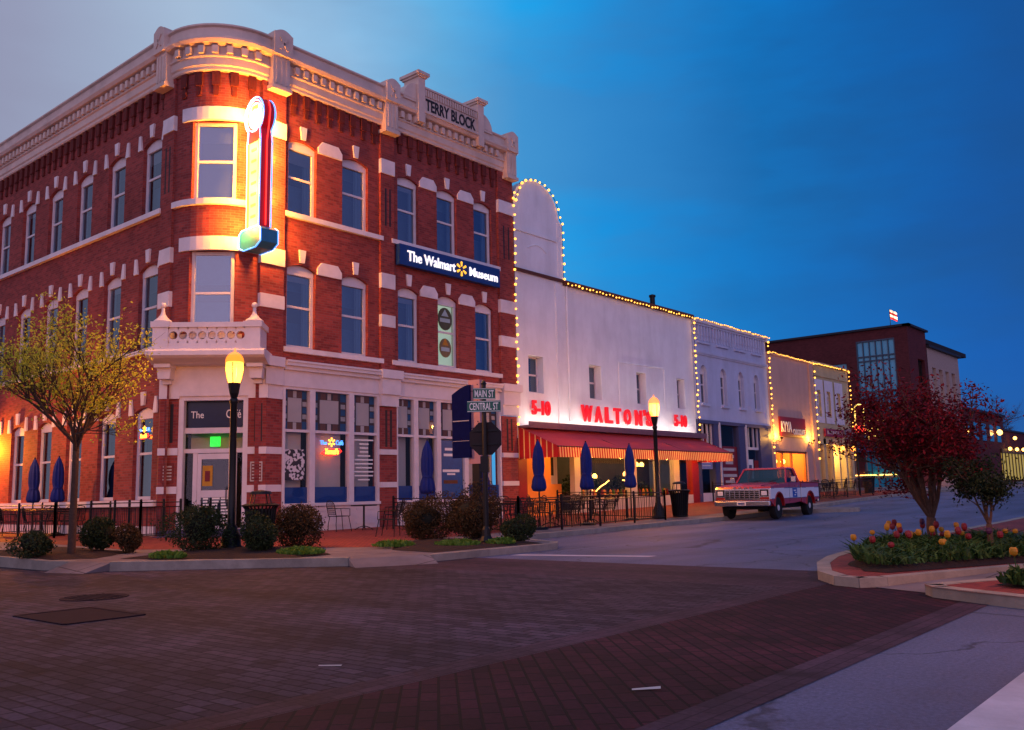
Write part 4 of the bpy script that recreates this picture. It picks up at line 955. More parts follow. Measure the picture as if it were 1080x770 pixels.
mb = MB(); mb.box(FX - 18, FX - .02, W0, W1, 9.3, 9.6); mb.box(FX - .47, FX - .45, W0, W1, 4.2, 9.3, m=1); mb.build('roof', [room, dark], ws)
mb = MB(); mb.lathe([(.13, 0), (.13, 1.25), (.17, 1.25), (.17, 1.35), (.02, 1.4)], (FX - 1.2, 38.9, 9.6), 10); tag(mb.build('vent_pipe', iron), 'dark vent pipe standing on the white store roof', 'pipe')
for a, b in WW:
    f = MB(fR); d0 = -.36
    for x0, x1, y0, y1 in ((a, a + .06, 5.12, 6.6), (b - .06, b, 5.12, 6.6), (a, b, 6.54, 6.6), (a, b, 5.12, 5.2), (a, b, 5.83, 5.9)): f.box(x0, x1, d0, d0 + .05, y0, y1)
    f = f.build('window', white, ws)
    p = MB(fR); p.poly([(a, d0 + .02, 5.12), (b, d0 + .02, 5.12), (b, d0 + .02, 6.6), (a, d0 + .02, 6.6)]); p.build('pane', glass, f, recalc=False)
# ground floor under the awning
gz = lambda y: S(FX, y)
mb = MB(fR)
mb.box(W0, 27.1, -.3, .02, .1, 3.3, m=0); mb.box(39.9, W1, -.3, .02, .1, 3.3, m=0)
mb.build('pier', red_paint, ws)
mb = MB(fR); mb.box(27.1, 28.6, -.2, 0, .1, 3.3); mb.box(28.6, 30.2, -.9, -.7, .1, 1.55); mb.build('amber_panel', orange_w, ws)
mb = MB(fR); mb.box(27.1, 30.2, -1.0, -.9, .1, 3.3, m=0); mb.box(28.6, 29.9, -.9, -.86, 1.9, 2.9, m=1); mb.build('porch_wall', [shade, room], ws)
mb = MB(fR)
for a, b in ((30.2, 30.6), (31.2, 31.4), (34.3, 34.9), (36.7, 36.85), (38.2, 38.7)): mb.box(a, b, -.25, 0, .2, 3.3)
mb.box(30.6, 39.9, -.25, .02, .2, .95); mb.box(30.6, 39.9, -.25, .02, 3.0, 3.3)
sw = mb.build('shop_window', shade, ws)
mb = MB(fR); mb.poly([(30.2, -.1, .9), (39.9, -.1, .9), (39.9, -.1, 3.1), (30.2, -.1, 3.1)]); mb.build('pane', glass_clear, sw, recalc=False)
mb = MB(fR); mb.box(30, 40, -2.6, -2.5, .1, 3.4, m=0); mb.box(30, 40, -2.5, -.2, .3, .34, m=1); mb.box(27, 40, -2.5, -.02, 3.32, 3.4, m=0); mb.build('interior', [M('store_wall', '1f1c18', .8, var=.6, ns=1.5), wood], ws)
# display of goods inside the window
for i in range(9):
    u = 31.7 + i * .85
    mb = MB(fR); c = Vector((u, -.8, 1.0)); r_ = random.Random(i)
    mb.box(u - .3, u + .3, -1.0, -.6, .34, .95, m=0)
    for k in range(4): mb.lathe([(.05, 0), (.08, .1), (.05, .28), (.02, .34)], (u - .24 + k * .16, -.8 + r_.uniform(-.1, .1), .95), 7, m=1 + (k + i) % 3)
    tag(mb.build('display_stand', [wood, MATS['amber_wall'], MATS['ground_leaf'], MATS['red_petal']]), 'small display stand of goods behind the store window glass', 'display', 'display stands in the store window')
for i, (u, z) in enumerate(((32.3, 1.75), (33.6, 1.9), (36.1, 2.0), (37.1, 2.45), (37.55, 2.45))):
    t = thing('pendant_lamp', 'warm lit pendant lamp hanging inside the store window', 'lamp', fR(u, -1.4, z), 0, 'pendant lamps in the store window')
    q = fR(u, -1.4, z); mb = MB(); mb.lathe([(.1, -.1), (.11, .02), (.04, .1)], q, 10); mb.build('bulb_shade', pend_glow, t); mb = MB(); mb.tube([(q[0], q[1], q[2] + .1), (q[0], q[1], 3.32)], .01, 5); mb.build('cord', black, t)
for u in (31.5, 33.8, 36.2, 38.6): lampset(ws, fR(u, -1.3, 2.9), 60, (1, .55, .2), .15)
# awning
aw = thing('awning', 'wide red canvas awning with striped valance on the white store', 'awning', (FX, 33.5, 2.5))
AX = 1.9; A0, A1 = 26.62, 40.5; F0, F1 = 26.62, 39.9
zt, zf_, zv = 3.74, 2.92, 2.5
mb = MB(fR); K = 40
for i in range(K):
    a0, a1 = A0 + (A1 - A0) * i / K, A0 + (A1 - A0) * (i + 1) / K; b0, b1 = F0 + (F1 + .6 - F0) * i / K, F0 + (F1 + .6 - F0) * (i + 1) / K
    q = [(a0, .05, zt), (a1, .05, zt)]; mid0 = ((a0 + b0) / 2, AX / 2, (zt + zf_) / 2 - .05 + .012 * math.sin(i * 1.3)); mid1 = ((a1 + b1) / 2, AX / 2, (zt + zf_) / 2 - .05 + .012 * math.sin((i + 1) * 1.3))
    mb.poly([(a0, .05, zt), (a1, .05, zt), mid1, mid0]); mb.poly([mid0, mid1, (b1, AX, zf_), (b0, AX, zf_)])
mb.build('canopy', clothmat('canopy_red', 'a83a48', .07), aw, recalc=False)
mb = MB(fR); ns = 84
for i in range(ns * 2):
    a = F0 + (F1 + .6 - F0) * i / (ns * 2); b = F0 + (F1 + .6 - F0) * (i + 1) / (ns * 2)
    mb.poly([(a, AX, zf_), (b, AX, zf_), (b, AX + .03, zv + .05 * (i % 2) * 0), (a, AX + .03, zv)], m=1 if i % 2 and True else 0)
for i in range(7):       # striped side cheek
    d0, d1 = AX * i / 7, AX * (i + 1) / 7; zz = lambda d: zt + (zf_ - zt) * d / AX
    for j, (e0, e1) in enumerate(((d0, d0 + .05), (d0 + .05, d1))):
        mb.poly([(F0, e0, zv), (F0, e1, zv), (F0, e1, zz(e1)), (F0, e0, zz(e0))], m=1 if j == 0 else 0); mb.poly([(A1 - .02, e0, zv), (A1 - .02, e1, zv), (A1 - .02, e1, zz(e1)), (A1 - .02, e0, zz(e0))], m=1 if j == 0 else 0)
mb.build('valance', [clothmat('valance_red', 'b0222a', .4), clothmat('valance_cream', 'd8c090', .5)], aw, recalc=False)
mb = MB(fR)
mb.box(A0, A1, 0, .58, zt - .06, zt + .03); mb.box(A0, A1, .54, .6, zt + .03, zt + .17)
mb.build('head_box', M('head_box_paint', '7a5a66', .6), aw)
mb = MB(fR)
for i in range(12): a = A0 + .3 + i * 1.12; mb.box(a, a + .95, .40, .52, zt + .04, zt + .075)
mb.build('light_strip', wash, aw)
mb = MB(fR)
for u in (F0 + .03, 31, 36, A1 - .05):
    mb.tube([(u, .02, zt - .1), (u, AX, zf_ - .02)], .018, 6); mb.tube([(u, .02, zv), (u, AX, zf_ - .03)], .018, 6)
mb.tube([(F0, AX - .01, zf_ - .02), (A1 - .02, AX - .01, zf_ - .02)], .022, 6); mb.build('awning_frame', iron, aw)
for u in (28.2, 30.6, 33.0, 35.4, 37.8, 39.6):
    mb = MB(fR); mb.lathe([(.09, 0), (.1, .05), (.06, .1)], (u, .9, 2.9), 10); l = mb.build('soffit_light', under_l, aw); lampset(aw, fR(u, .95, 2.78), 80, (1, .40, .07), .12)
# store lettering
wt = thing('store_lettering', 'large raised red letters spelling the store name above the awning', 'sign', (FX, 33.4, 4.1))
for i, (ch, u) in enumerate(zip("WALTON'S", (31.03, 31.87, 32.66, 33.32, 34.12, 35.03, 35.55, 35.98))):
    text('letter', ch, fR, u, 4.46 if ch != "'" else 4.72, {'W': .76, "'": .13}.get(ch, .52), .70 if ch != "'" else .26, .08, letter_red, wt, .1, .03)
for u, lab in ((27.95, 'red raised numbers five to ten at the tower end of the white store'), (38.85, 'red raised numbers five to ten at the far end of the white store')):
    t = thing('store_numbers', lab, 'sign', (FX, u, 4.1)); text('letter', '5-10', fR, u, 4.52 - (.02 if u > 30 else 0), 1.15, .58, .08, letter_red, t, .08, .03)
# ---------------------------------------------------------------- pale blue washed brick shop
b3 = thing('blue_shop', 'pale blue painted brick shop with four narrow arched windows and slate storefront', 'building', (FX, 45, .5))
B0, B1 = W1 + .02, 49.2
BW = [(41.25, 41.95), (43.42, 44.12), (45.48, 46.15), (47.4, 48.05)]
mb = MB(fR); mb.wall(B0, B1, 4.68, 9.8, [(a, b, 5.52, 7.52, .3) for a, b in BW], .3); mb.build('wall', plaster_b, b3, recalc=False)
mb = MB(fR)
mb.box(B0, B1, 0, .1, 8.1, 8.22); mb.box(B0, B1, 0, .06, 8.02, 8.1); mb.box(B0, B1, -.3, .12, 9.55, 9.66); mb.box(B0, B1, -.3, .2, 9.66, 9.86)
for i in range(26):
    u = B0 + .2 + i * (B1 - B0 - .4) / 26; mb.box(u, u + .16, 0, .09, 9.05, 9.55); mb.box(u + .03, u + .13, 0, .06, 8.8, 9.05)
for i in range(4): u = B0 + .5 + i * 2.05; mb.box(u, u + 1.3, 0, .1, 8.62, 8.72)
for a, b in BW: mb.box(a - .08, b + .08, -.1, .12, 5.4, 5.52)
mb.build('brick_cornice', plaster_b, b3)
for a, b in BW: arch_window(b3, fR, a, b, 5.52, 7.52, .3, keyst=False, blind=False, dd=-.18)
mb = MB(); mb.box(FX - 18, FX - .02, B0, B1, 9.2, 9.5); mb.build('roof', room, b3)
mb = MB(fR)
for a, b in ((B0, 40.9), (42.35, 43.15), (45.15, 45.95), (47.75, B1)): mb.box(a, b, -.35, .02, .3, 4.68)
mb.box(B0, B1, -.35, .06, 4.5, 4.68); s_ = mb.build('storefront', slate, b3)
mb = MB(fR)
for a, b in ((40.9, 42.35), (45.95, 47.75)):
    mb.box(a, b, -.2, -.1, 3.28, 3.42)
    for k in (.0, .35, .68, .96): mb.box(a + (b - a) * k, a + (b - a) * k + .06, -.2, -.1, 3.42, 4.5)
    mb.box(a, b, -.2, -.1, .4, 1.0)
for u in (42.9, 45.95): mb.box(u - .05, u + .05, .0, .1, .4, 4.6)
mb.build('window', white, s_)
mb = MB(fR); mb.poly([(40.9, -.14, 1), (47.75, -.14, 1), (47.75, -.14, 4.5), (40.9, -.14, 4.5)]); mb.build('pane', glass_clear, s_, recalc=False)
mb = MB(fR); mb.box(B0, B1, -1.1, -1.0, .3, 4.7); mb.build('inner_wall', room, s_)
poster('shop_poster', 'tall red poster with pale lines on the slate blue storefront', 'poster', fR, 43.2, 45.1, .8, 3.4, [signred, shade], -.12, 7)
poster('shop_poster', 'white and red poster in the storefront window behind the pickup', 'poster', fR, 46.1, 47.0, 1.2, 2.75, [sign_white, slate], -.13, 1)
poster('shop_poster', 'pale notice board in the storefront bay beside the awning end', 'poster', fR, 41.0, 42.3, 2.2, 2.9, [M('notice_blue', '9aa4c8', .6), sign_white], -.13, 4)
poster('shop_poster', 'red cloth banner beside the white poster in the slate storefront', 'banner', fR, 47.15, 47.65, 1.2, 2.7, [red_paint, sign_white], -.13, 0)
# ---------------------------------------------------------------- pink chocolate shop
b4 = thing('pink_shop', 'plain pink stuccoed shop with warm lit window and red sign', 'building', (FX, 52, .6))
C0, C1 = B1 + .02, 55.8
mb = MB(fR); mb.wall(C0, C1, .3, 8.9, [(49.75, 54.3, .7, 3.3)], .3); mb.build('wall', plaster_p, b4, recalc=False)
mb = MB(fR); mb.box(C0, C1, -.3, .08, 8.9, 9.0); mb.box(55.2, C1 - .02, 0, .12, .4, 8.9); mb.build('coping', plaster_p, b4)
mb = MB(); mb.box(FX - 18, FX - .02, C0, C1, 8.3, 8.6); mb.build('roof', room, b4)
mb = MB(fR)
for a, b in ((49.75, 49.85), (50.9, 51.0), (52.2, 52.3), (54.2, 54.3)): mb.box(a, b, -.25, -.12, .7, 3.3)
mb.box(49.75, 54.3, -.25, -.12, 3.18, 3.3); mb.box(49.75, 54.3, -.25, -.12, .6, .9); w_ = mb.build('shop_window', M('amber_frame', 'a8682c', .5), b4)
mb = MB(fR); mb.poly([(49.75, -.18, .7), (54.3, -.18, .7), (54.3, -.18, 3.3), (49.75, -.18, 3.3)]); mb.build('pane', glass_clear, w_, recalc=False)
mb = MB(fR); mb.box(49.3, 54.8, -2.6, -2.5, .3, 3.6); mb.box(49.3, 49.4, -2.5, -.3, .3, 3.6); mb.box(54.7, 54.8, -2.5, -.3, .3, 3.6); mb.box(49.3, 54.8, -2.6, -.3, 3.5, 3.6); mb.box(49.3, 54.8, -2.6, -.3, .3, .5); mb.build('interior', orange_w, w_)
mb = MB(fR); mb.box(50.2, 50.7, -1.6, -1.4, .5, 2.4, m=0); mb.box(51.4, 51.9, -2.4, -2.2, .5, 1.6, m=1); mb.box(53.0, 53.6, -2.48, -2.4, 1.4, 2.4, m=0); mb.box(51.2, 54, -1.4, -.9, .5, 1.35, m=1); tag(mb.build('shop_counter', [wood, MATS['maple_bark']]), 'brown counter and shelves inside the warm lit pink shop', 'counter')
for u in (50.4, 52.4, 53.6):
    q = fR(u, -1.3, 2.75); t = thing('pendant_lamp', 'round warm lamp hanging inside the pink shop window', 'lamp', q, 0, 'lamps in the pink shop'); mb = MB(); mb.ball(q, .15, 10, 8); mb.build('globe', pend_glow, t, smooth=True); mb = MB(); mb.tube([q, (q[0], q[1], 3.5)], .012, 5); mb.build('cord', black, t)
ks = thing('shop_sign', 'dark red sign with white lettering on the pink shop', 'sign', (FX, 52.2, 4.2))
mb = MB(fR); mb.box(50.35, 54.05, .02, .1, 4.15, 5.3); mb.build('board', signred, ks)
text('lettering', 'KYYA', fR, 51.25, 4.72, 1.5, .62, .1, sign_white, ks, .02, .02); text('lettering', 'CHOCOLATE', fR, 53.05, 4.46, 1.75, .34, .1, sign_white, ks, .02, .02)
for u in (49.9, 54.6):
    t = thing('sign_lamp', 'small gooseneck lamp lighting the pink shop wall %s' % ('on the near side of its sign' if u < 52 else 'on the far side of its sign'), 'lamp', fR(u, .3, 4.0))
    mb = MB(fR); mb.tube([(u, 0, 3.9), (u, .3, 3.8), (u, .34, 3.95)], .025, 6); mb.lathe([(.05, 0), (.12, .1)], (u, .34, 3.95), 8); mb.build('lamp_arm', iron, t)
    l = bpy.data.objects.new('lamp_light', bpy.data.lights.new('lamp_light', 'POINT')); COL.objects.link(l); l.parent = t; l.location = Vector(fR(u, .34, 4.12)) - Vector(fR(u, .3, 4.0)); l.data.energy = 190; l.data.color = (1, .45, .06); l.data.shadow_soft_size = .08
for u in (50.6, 52.4, 53.6): lampset(b4, fR(u, -1.1, 3.2), 170, (1, .45, .08), .15)
# ---------------------------------------------------------------- cream building with awning sign
b5 = thing('cream_shop', 'cream painted end building with three narrow windows and hanging globe lamps', 'building', (FX, 59, .7))
D0, D1 = C1 + .02, 62.1
DW = [(56.35, 57.0), (58.0, 58.65), (59.75, 60.4)]
mb = MB(fR); mb.wall(D0, D1, 4.2, 8.95, [(a, b, 5.6, 7.3, .2) for a, b in DW], .25); mb.build('wall', plaster_c, b5, recalc=False)
mb = MB(fR); mb.box(D0, D1, -.3, .12, 8.95, 9.1); mb.box(D0, D1, 0, .07, 8.2, 8.3); mb.build('coping', plaster_c, b5)
mb = MB(fR)
for a, b in DW: mb.wall(a - .35, b + .45, 5.2, 8.0, [(a, b, 5.6, 7.3)], .02, d=.04)
mb.build('window_surround', white, b5, recalc=False)
for a, b in DW: arch_window(b5, fR, a, b, 5.6, 7.3, .2, keyst=False, blind=False, dd=-.12)
mb = MB(); mb.box(FX - 18, FX - .02, D0, D1, 8.4, 8.7); mb.poly([(FX, D1, .3), (FX - 18, D1, .3), (FX - 18, D1, 8.95), (FX, D1, 8.95)], m=1); mb.build('roof', [room, plaster_c], b5, recalc=False)
mb = MB(fR)
for a, b in ((D0, 56.2), (56.9, 57.3), (58.2, 58.4), (59.4, 59.6), (60.6, 60.9), (61.7, D1)): mb.box(a, b, -.3, .05, .4, 4.2)
mb.box(D0, D1, -.3, .05, 3.85, 4.2); mb.box(D0, D1, -.2, .02, .4, 1.0)
s5 = mb.build('storefront', plaster_c, b5)
mb = MB(fR); mb.poly([(D0, -.14, 1), (D1, -.14, 1), (D1, -.14, 3.9), (D0, -.14, 3.9)]); mb.build('pane', glass_clear, s5, recalc=False)
mb = MB(fR); mb.box(D0, D1, -1.6, -1.5, .4, 4.2); mb.build('interior', M('shop_brown', '5a3a20', .8, var=.4), s5)
mb = MB(fR); mb.box(57.1, 60.2, .02, .16, 4.35, 4.85); sg = tag(mb.build('fascia_sign', M('sign_magenta', '8a1840', .5, var=.25)), 'magenta fascia sign on the cream end building', 'sign')
sg2 = MB(fR)
for i in range(9): sg2.box(57.4 + i * .3, 57.55 + i * .3, .16, .17, 4.5, 4.72)
sg2.build('lettering', shade, sg)
mb = MB(fR); mb.box(60.7, 60.78, .05, .8, 4.2, 4.95); tag(mb.build('projecting_sign', M('sign_grey', '6a6a8c', .5)), 'small grey projecting sign at the far end of the cream building', 'sign')
for i, (u, z) in enumerate(((58.9, 3.6), (60.9, 3.6))):
    q = fR(u, .45, z); t = thing('globe_lamp', ('lit globe lamp over the cream shop door', 'lit globe lamp at the far corner of the cream shop')[i], 'lamp', q); mb = MB(); mb.ball(q, .17, 10, 8); mb.build('globe', lamp_glow, t, smooth=True); mb = MB(); mb.tube([(q[0], q[1], q[2] + .16), (q[0], q[1], q[2] + .35), (FX, q[1], q[2] + .4)], .02, 6); mb.build('bracket', iron, t)
l = bpy.data.objects.new('shop_light', bpy.data.lights.new('shop_light', 'POINT')); COL.objects.link(l); l.parent = b5; l.location = Vector(fR(58.6, -.9, 3.3)) - Vector(b5.location); l.data.energy = 480; l.data.color = (1, .55, .15); l.data.shadow_soft_size = .15
# ---------------------------------------------------------------- string lights
_bme = None
def bulb_mesh():
    global _bme
    if not _bme:
        mb = MB(); mb.ball((0, 0, 0), .05, 8, 6); o = mb.build('bulb', bulb_m, smooth=True); _bme = o.data; bpy.data.objects.remove(o)
    return _bme
def string_lights(label, pts, step, s=1., jit=.03):
    pts = [Vector(p) for p in pts]; t = thing('string_lights', label, 'string lights', pts[0])
    mb = MB(); mb.tube(pts, .012, 5); mb.build('wire', black, t)
    Ls = [(b - a).length for a, b in zip(pts, pts[1:])]; tot = sum(Ls); k = int(tot / step); bm_ = bulb_mesh()
    for i in range(k + 1):
        d = tot * i / k; j = 0
        while j < len(Ls) - 1 and d > Ls[j]: d -= Ls[j]; j += 1
        p = pts[j].lerp(pts[j + 1], d / Ls[j]) + Vector((.05, random.uniform(-jit, jit), random.uniform(-jit, jit) - .03))
        o = bpy.data.objects.new('bulb', bm_); COL.objects.link(o); o.parent = t; o.location = p - pts[0]; q_ = s * random.uniform(.75, 1.2); o.scale = (q_,) * 3
def line3(a, b, n=8, sag=0.):
    a, b = Vector(a), Vector(b); return [a.lerp(b, i / n) - Vector((0, 0, sag * math.sin(math.pi * i / n))) for i in range(n + 1)]
string_lights('upright string of warm bulbs between the red brick wall and the white gable tower', line3(fR(26.5, .12, 3.85), fR(26.5, .12, 13.05), 8), .31, .95, .05)
string_lights('string of warm bulbs following the curved gable top of the white store', [fR(26.7, .05, 12.75), fR(27.0, .05, 13.3)] + [fR(28.1 + 1.52 * math.cos(t), .05, 12.58 + 1.34 * math.sin(t)) for t in [math.pi * (1 - i / 12) for i in range(3, 13)]] + [fR(29.75, .05, 12.45)], .3)
string_lights('upright string of warm bulbs on the far edge of the white gable tower', line3(fR(29.78, .05, 12.4), fR(29.78, .05, 10.05), 4), .3, .9)
string_lights('long string of bulbs along the low roofline of the white store', line3(fR(29.85, .2, 9.84), fR(40.5, .2, 9.8), 10), .25, .75)
string_lights('upright string of bulbs between the white store and the pale blue shop', line3(fR(40.55, .14, 9.6), fR(40.55, .14, 3.9), 8), .28, 1.05, .06)
string_lights('string of bulbs along the roofline of the pale blue shop', line3(fR(40.6, .22, 9.86), fR(49.2, .22, 9.8), 8), .22, .65)
string_lights('upright string of bulbs between the pale blue and the pink shop', line3(fR(49.22, .14, 9.6), fR(49.22, .14, 3.2), 8), .3, 1.15, .06)
string_lights('string of bulbs along the roofline of the pink shop', line3(fR(49.3, .14, 9.02), fR(55.7, .14, 8.95), 6), .17, .6)
string_lights('upright string of bulbs between the pink and the cream building', line3(fR(55.8, .14, 8.9), fR(55.8, .14, 3.0), 6), .45, 1.2, .06)
string_lights('string of bulbs along the roofline of the cream end building', line3(fR(55.9, .16, 8.97), fR(62.0, .16, 8.97), 6), .15, .6)
string_lights('upright string of bulbs on the far corner of the cream end building', line3(fR(62.05, .1, 8.9), fR(62.05, .1, 3.0), 6), .3, 1.1, .06)
# ---------------------------------------------------------------- street lamps
def make_lamp(label, loc):
    t = thing('street_lamp', label, 'street lamp', loc, 0, 'street lamps')
    x, y, z = loc; mb = MB()
    mb.lathe([(.26, 0), (.26, .08), (.21, .12), (.2, .3), (.14, .42), (.12, .5), (.085, .56), (.075, 1.5), (.07, 3.1), (.09, 3.14), (.09, 3.2), (.06, 3.24)], loc, 12)
    mb.build('post', black, t, smooth=True)
    mb = MB(); mb.lathe([(.06, 3.22), (.10, 3.34), (.12, 3.46), (.135, 3.56), (.12, 3.56)], loc, 10); mb.build('collar', black, t)
    mb = MB(); mb.lathe([(.13, 3.56), (.165, 3.66), (.195, 3.84), (.19, 4.0), (.17, 4.02)], loc, 10); mb.build('lantern', lamp_glow, t)
    mb = MB(); mb.lathe([(.195, 4.0), (.205, 4.03), (.185, 4.11), (.13, 4.19), (.06, 4.235), (.025, 4.25), (.02, 4.32), (.005, 4.33)], loc, 10); mb.build('lantern_cap', lampmat('lamp_cap', (1, .22, .015), 3.2, .6) if 'lamp_cap' not in MATS else MATS['lamp_cap'], t)
    mb = MB()
    for k in range(4): a = math.pi / 4 + k * math.pi / 2; mb.tube([(x + .135 * math.cos(a), y + .135 * math.sin(a), z + 3.56), (x + .195 * math.cos(a), y + .195 * math.sin(a), z + 3.84), (x + .195 * math.cos(a), y + .195 * math.sin(a), z + 4.0)], .01, 5)
    mb.build('lantern_bars', black, t); lampset(t, (x, y, z + 3.88), LAMP_W, (1, .31, .025), .08)
    return t
LAMP_W = 800
lamp = make_lamp('lit black street lamp standing among round shrubs before the café door', (-17.1, 10.98, S(-17.1, 11)))
dup(lamp, (-16.75, 27.63, S(-16.75, 27.6)), .3, 'lit black street lamp beside the bin at the end of the patio railing')
dup(lamp, (-29.6, 10.1, S(-29.6, 10.1)), .2, 'lit street lamp by the side patio with navy umbrellas')
dup(lamp, (-.3, 11.6, SE(-.3, 11.6)), .1, 'lit street lamp beside the tulip bed kerb')
dup(lamp, (-21, 84, 1.0), .1, 'lit street lamp by the far block with yellow lit shopfront')
# ---------------------------------------------------------------- bins
def make_bin(label, loc):
    t = thing('litter_bin', label, 'litter bin', loc, 0, 'slatted litter bins')
    x, y, z = loc; mb = MB()
    for i in range(26):
        a = 2 * math.pi * i / 26; c, s = math.cos(a), math.sin(a)
        mb.tube([(x + .24 * c, y + .24 * s, z + .06), (x + .27 * c, y + .27 * s, z + .5), (x + .31 * c, y + .31 * s, z + .88), (x + .36 * c, y + .36 * s, z + .95)], .02, 4)
    mb.lathe([(.255, .04), (.265, .06), (.265, .10), (.24, .1)], loc, 26); mb.build('slats', black, t)
    mb = MB(); mb.lathe([(.225, .05), (.28, .88), (.26, .88)], loc, 20); mb.build('liner', rubber, t)
    mb = MB(); mb.lathe([(.38, .93), (.39, .96), (.30, .99), (.16, .98), (.16, .93)], loc, 24); mb.lathe([(.24, 1.18), (.2, 1.24), (.02, 1.27)], loc, 16)
    for k in range(4): a = k * math.pi / 2 + .4; mb.tube([(x + .26 * math.cos(a), y + .26 * math.sin(a), z + .97), (x + .2 * math.cos(a), y + .2 * math.sin(a), z + 1.2)], .014, 5)
    mb.build('lid', black, t); return t
bin_ = make_bin('black slatted litter bin between the lamp and the round shrubs by the café', (-16.45, 11.25, S(-16.4, 11.2)))
dup(bin_, (-16.2, 28.15, S(-16.2, 28.1)), .5, 'black slatted litter bin at the kerb next to the lamp before the awning')
dup(bin_, (-18.0, 52.5, S(-18, 52.5)), .2, 'black litter bin far along the pavement past the pickup')
# ---------------------------------------------------------------- patio furniture
def make_chair(label, group):
    t = thing('patio_chair', label, 'chair', (0, 0, 0), 0, group)
    mb = MB()
    for i in range(5): mb.box(-.21 + i * .085, -.15 + i * .085, -.22, .22, .435, .445)
    mb.tube([(-.22, -.23, .44), (.22, -.21, .44), (.22, .21, .44), (-.22, .23, .44), (-.22, -.23, .44)], .012, 5); mb.build('seat', black2, t)
    mb = MB(); mb.tube([(-.22, -.23, .42), (-.3, -.24, .78), (-.32, -.15, .87), (-.325, 0, .9), (-.32, .15, .87), (-.3, .24, .78), (-.22, .23, .42)], .013, 6)
    for i in range(-4, 5): mb.tube([(-.225, i * .045, .48), (-.32, i * .048, .86 - abs(i) * .008)], .005, 4)
    for i in range(6): z = .5 + i * .06; mb.tube([(-.23 - i * .015, -.2, z), (-.23 - i * .015, .2, z)], .005, 4)
    mb.build('backrest', black2, t)
    for sx in (1, -1):
        for sy in (1, -1):
            mb = MB(); mb.tube([(sx * .2, sy * .2, .44), (sx * .235, sy * .235, .2), (sx * .25 + .02, sy * .25, 0)], .012, 6); mb.build('leg', black, t)
    for sy in (1, -1):
        mb = MB(); mb.tube([(-.28, sy * .24, .66), (0, sy * .27, .67), (.2, sy * .27, .65), (.22, sy * .24, .45)], .011, 5); mb.build('armrest', black, t)
    return t
def make_table(label, group):
    t = thing('patio_table', label, 'table', (0, 0, 0), 0, group)
    mb = MB(); mb.lathe([(.02, .71), (.38, .715), (.40, .725), (.40, .745), (.38, .75), (.02, .75)], (0, 0, 0), 20); mb.build('tabletop', black2, t)
    mb = MB(); mb.tube([(0, 0, .06), (0, 0, .72)], .03, 8); mb.build('pedestal', black, t)
    for k in range(4):
        a = k * math.pi / 2 + .4; mb = MB(); mb.tube([(0, 0, .12), (.15 * math.cos(a), .15 * math.sin(a), .08), (.28 * math.cos(a), .28 * math.sin(a), .012)], .014, 5); mb.build('leg', black, t)
    return t
GW = 'black metal chairs on the railed patio before the white store'; TW = 'round tables on the railed patio before the white store'
ch0 = make_chair('', GW); tb0 = make_table('', TW); used = [0, 0]
def place(k, x, y, rz, label, group):
    z = S(x, y); src = (ch0, tb0)[k]
    if not used[k]:
        used[k] = 1; src.location = (x, y, z); src.rotation_euler = (0, 0, rz); src['label'] = label; src['group'] = group; return src
    return dup(src, (x, y, z), rz, label, group)
rr_ = random.Random(4)
LCW = 'black metal patio chair among the tables behind the railing before the red awning'; LTW = 'round black patio table behind the railing before the red awning'
for i, (x, y) in enumerate(((-17.3, 19.9), (-18.9, 20.2), (-17.3, 22.2), (-19.0, 22.6), (-17.5, 24.6), (-19.2, 25.0), (-20.2, 28.6))):
    place(1, x, y, rr_.random(), LTW, TW); a0 = rr_.uniform(0, 1.5)
    for k in range(3 if i % 2 else 4):
        a = a0 + k * math.pi / 2 + rr_.uniform(-.2, .2); place(0, x + .68 * math.cos(a), y + .68 * math.sin(a), a + math.pi, LCW, GW)
GC = 'black chairs on the pavement before the café windows'
place(1, -21.35, 18.25, .3, 'round black table against the café windows between shrubs', 'tables before the café windows')
place(0, -21.4, 17.35, R(80), 'black chair facing right at the table under the café windows', GC)
place(0, -20.8, 18.95, R(-120), 'black chair turned towards the table beneath the first brick pier', GC)
place(0, -18.2, 16.4, R(-150), 'lone black chair drawn out on the brick pavement left of the big shrubs', GC)
place(1, -20.9, 22.3, .3, 'round black table by the café windows behind the big shrubs', 'tables before the café windows')
for x, y, a in ((-20.6, 21.5, 80), (-20.6, 23.1, -90)): place(0, x, y, R(a), 'black chair by the second shop window behind the shrubs and the street signs', 'chairs behind the big shrubs')
GL = 'chairs on the side patio'
for x, y in ((-29.9, 12.15), (-28.55, 12.3)):
    place(1, x, y, .2, 'round black table on the side patio under a navy umbrella', 'tables on the side patio')
    for a in (.3, 2.2, 4.2): place(0, x + .66 * math.cos(a), y + .6 * math.sin(a), a + math.pi, 'black metal chair on the side patio under the navy umbrellas', GL)
GF = 'chairs on the far patio'
for i, (x, y) in enumerate(((-18.6, 43.0), (-18.4, 45.2), (-18.5, 47.5), (-18.7, 49.5))):
    place(1, x, y, .2, 'round black table on the far patio beyond the pickup', 'tables on the far patio')
    for a in (.5, 2.6, 4.4): place(0, x + .66 * math.cos(a), y + .66 * math.sin(a), a + math.pi, 'black metal chair on the far patio beyond the pickup', GF)
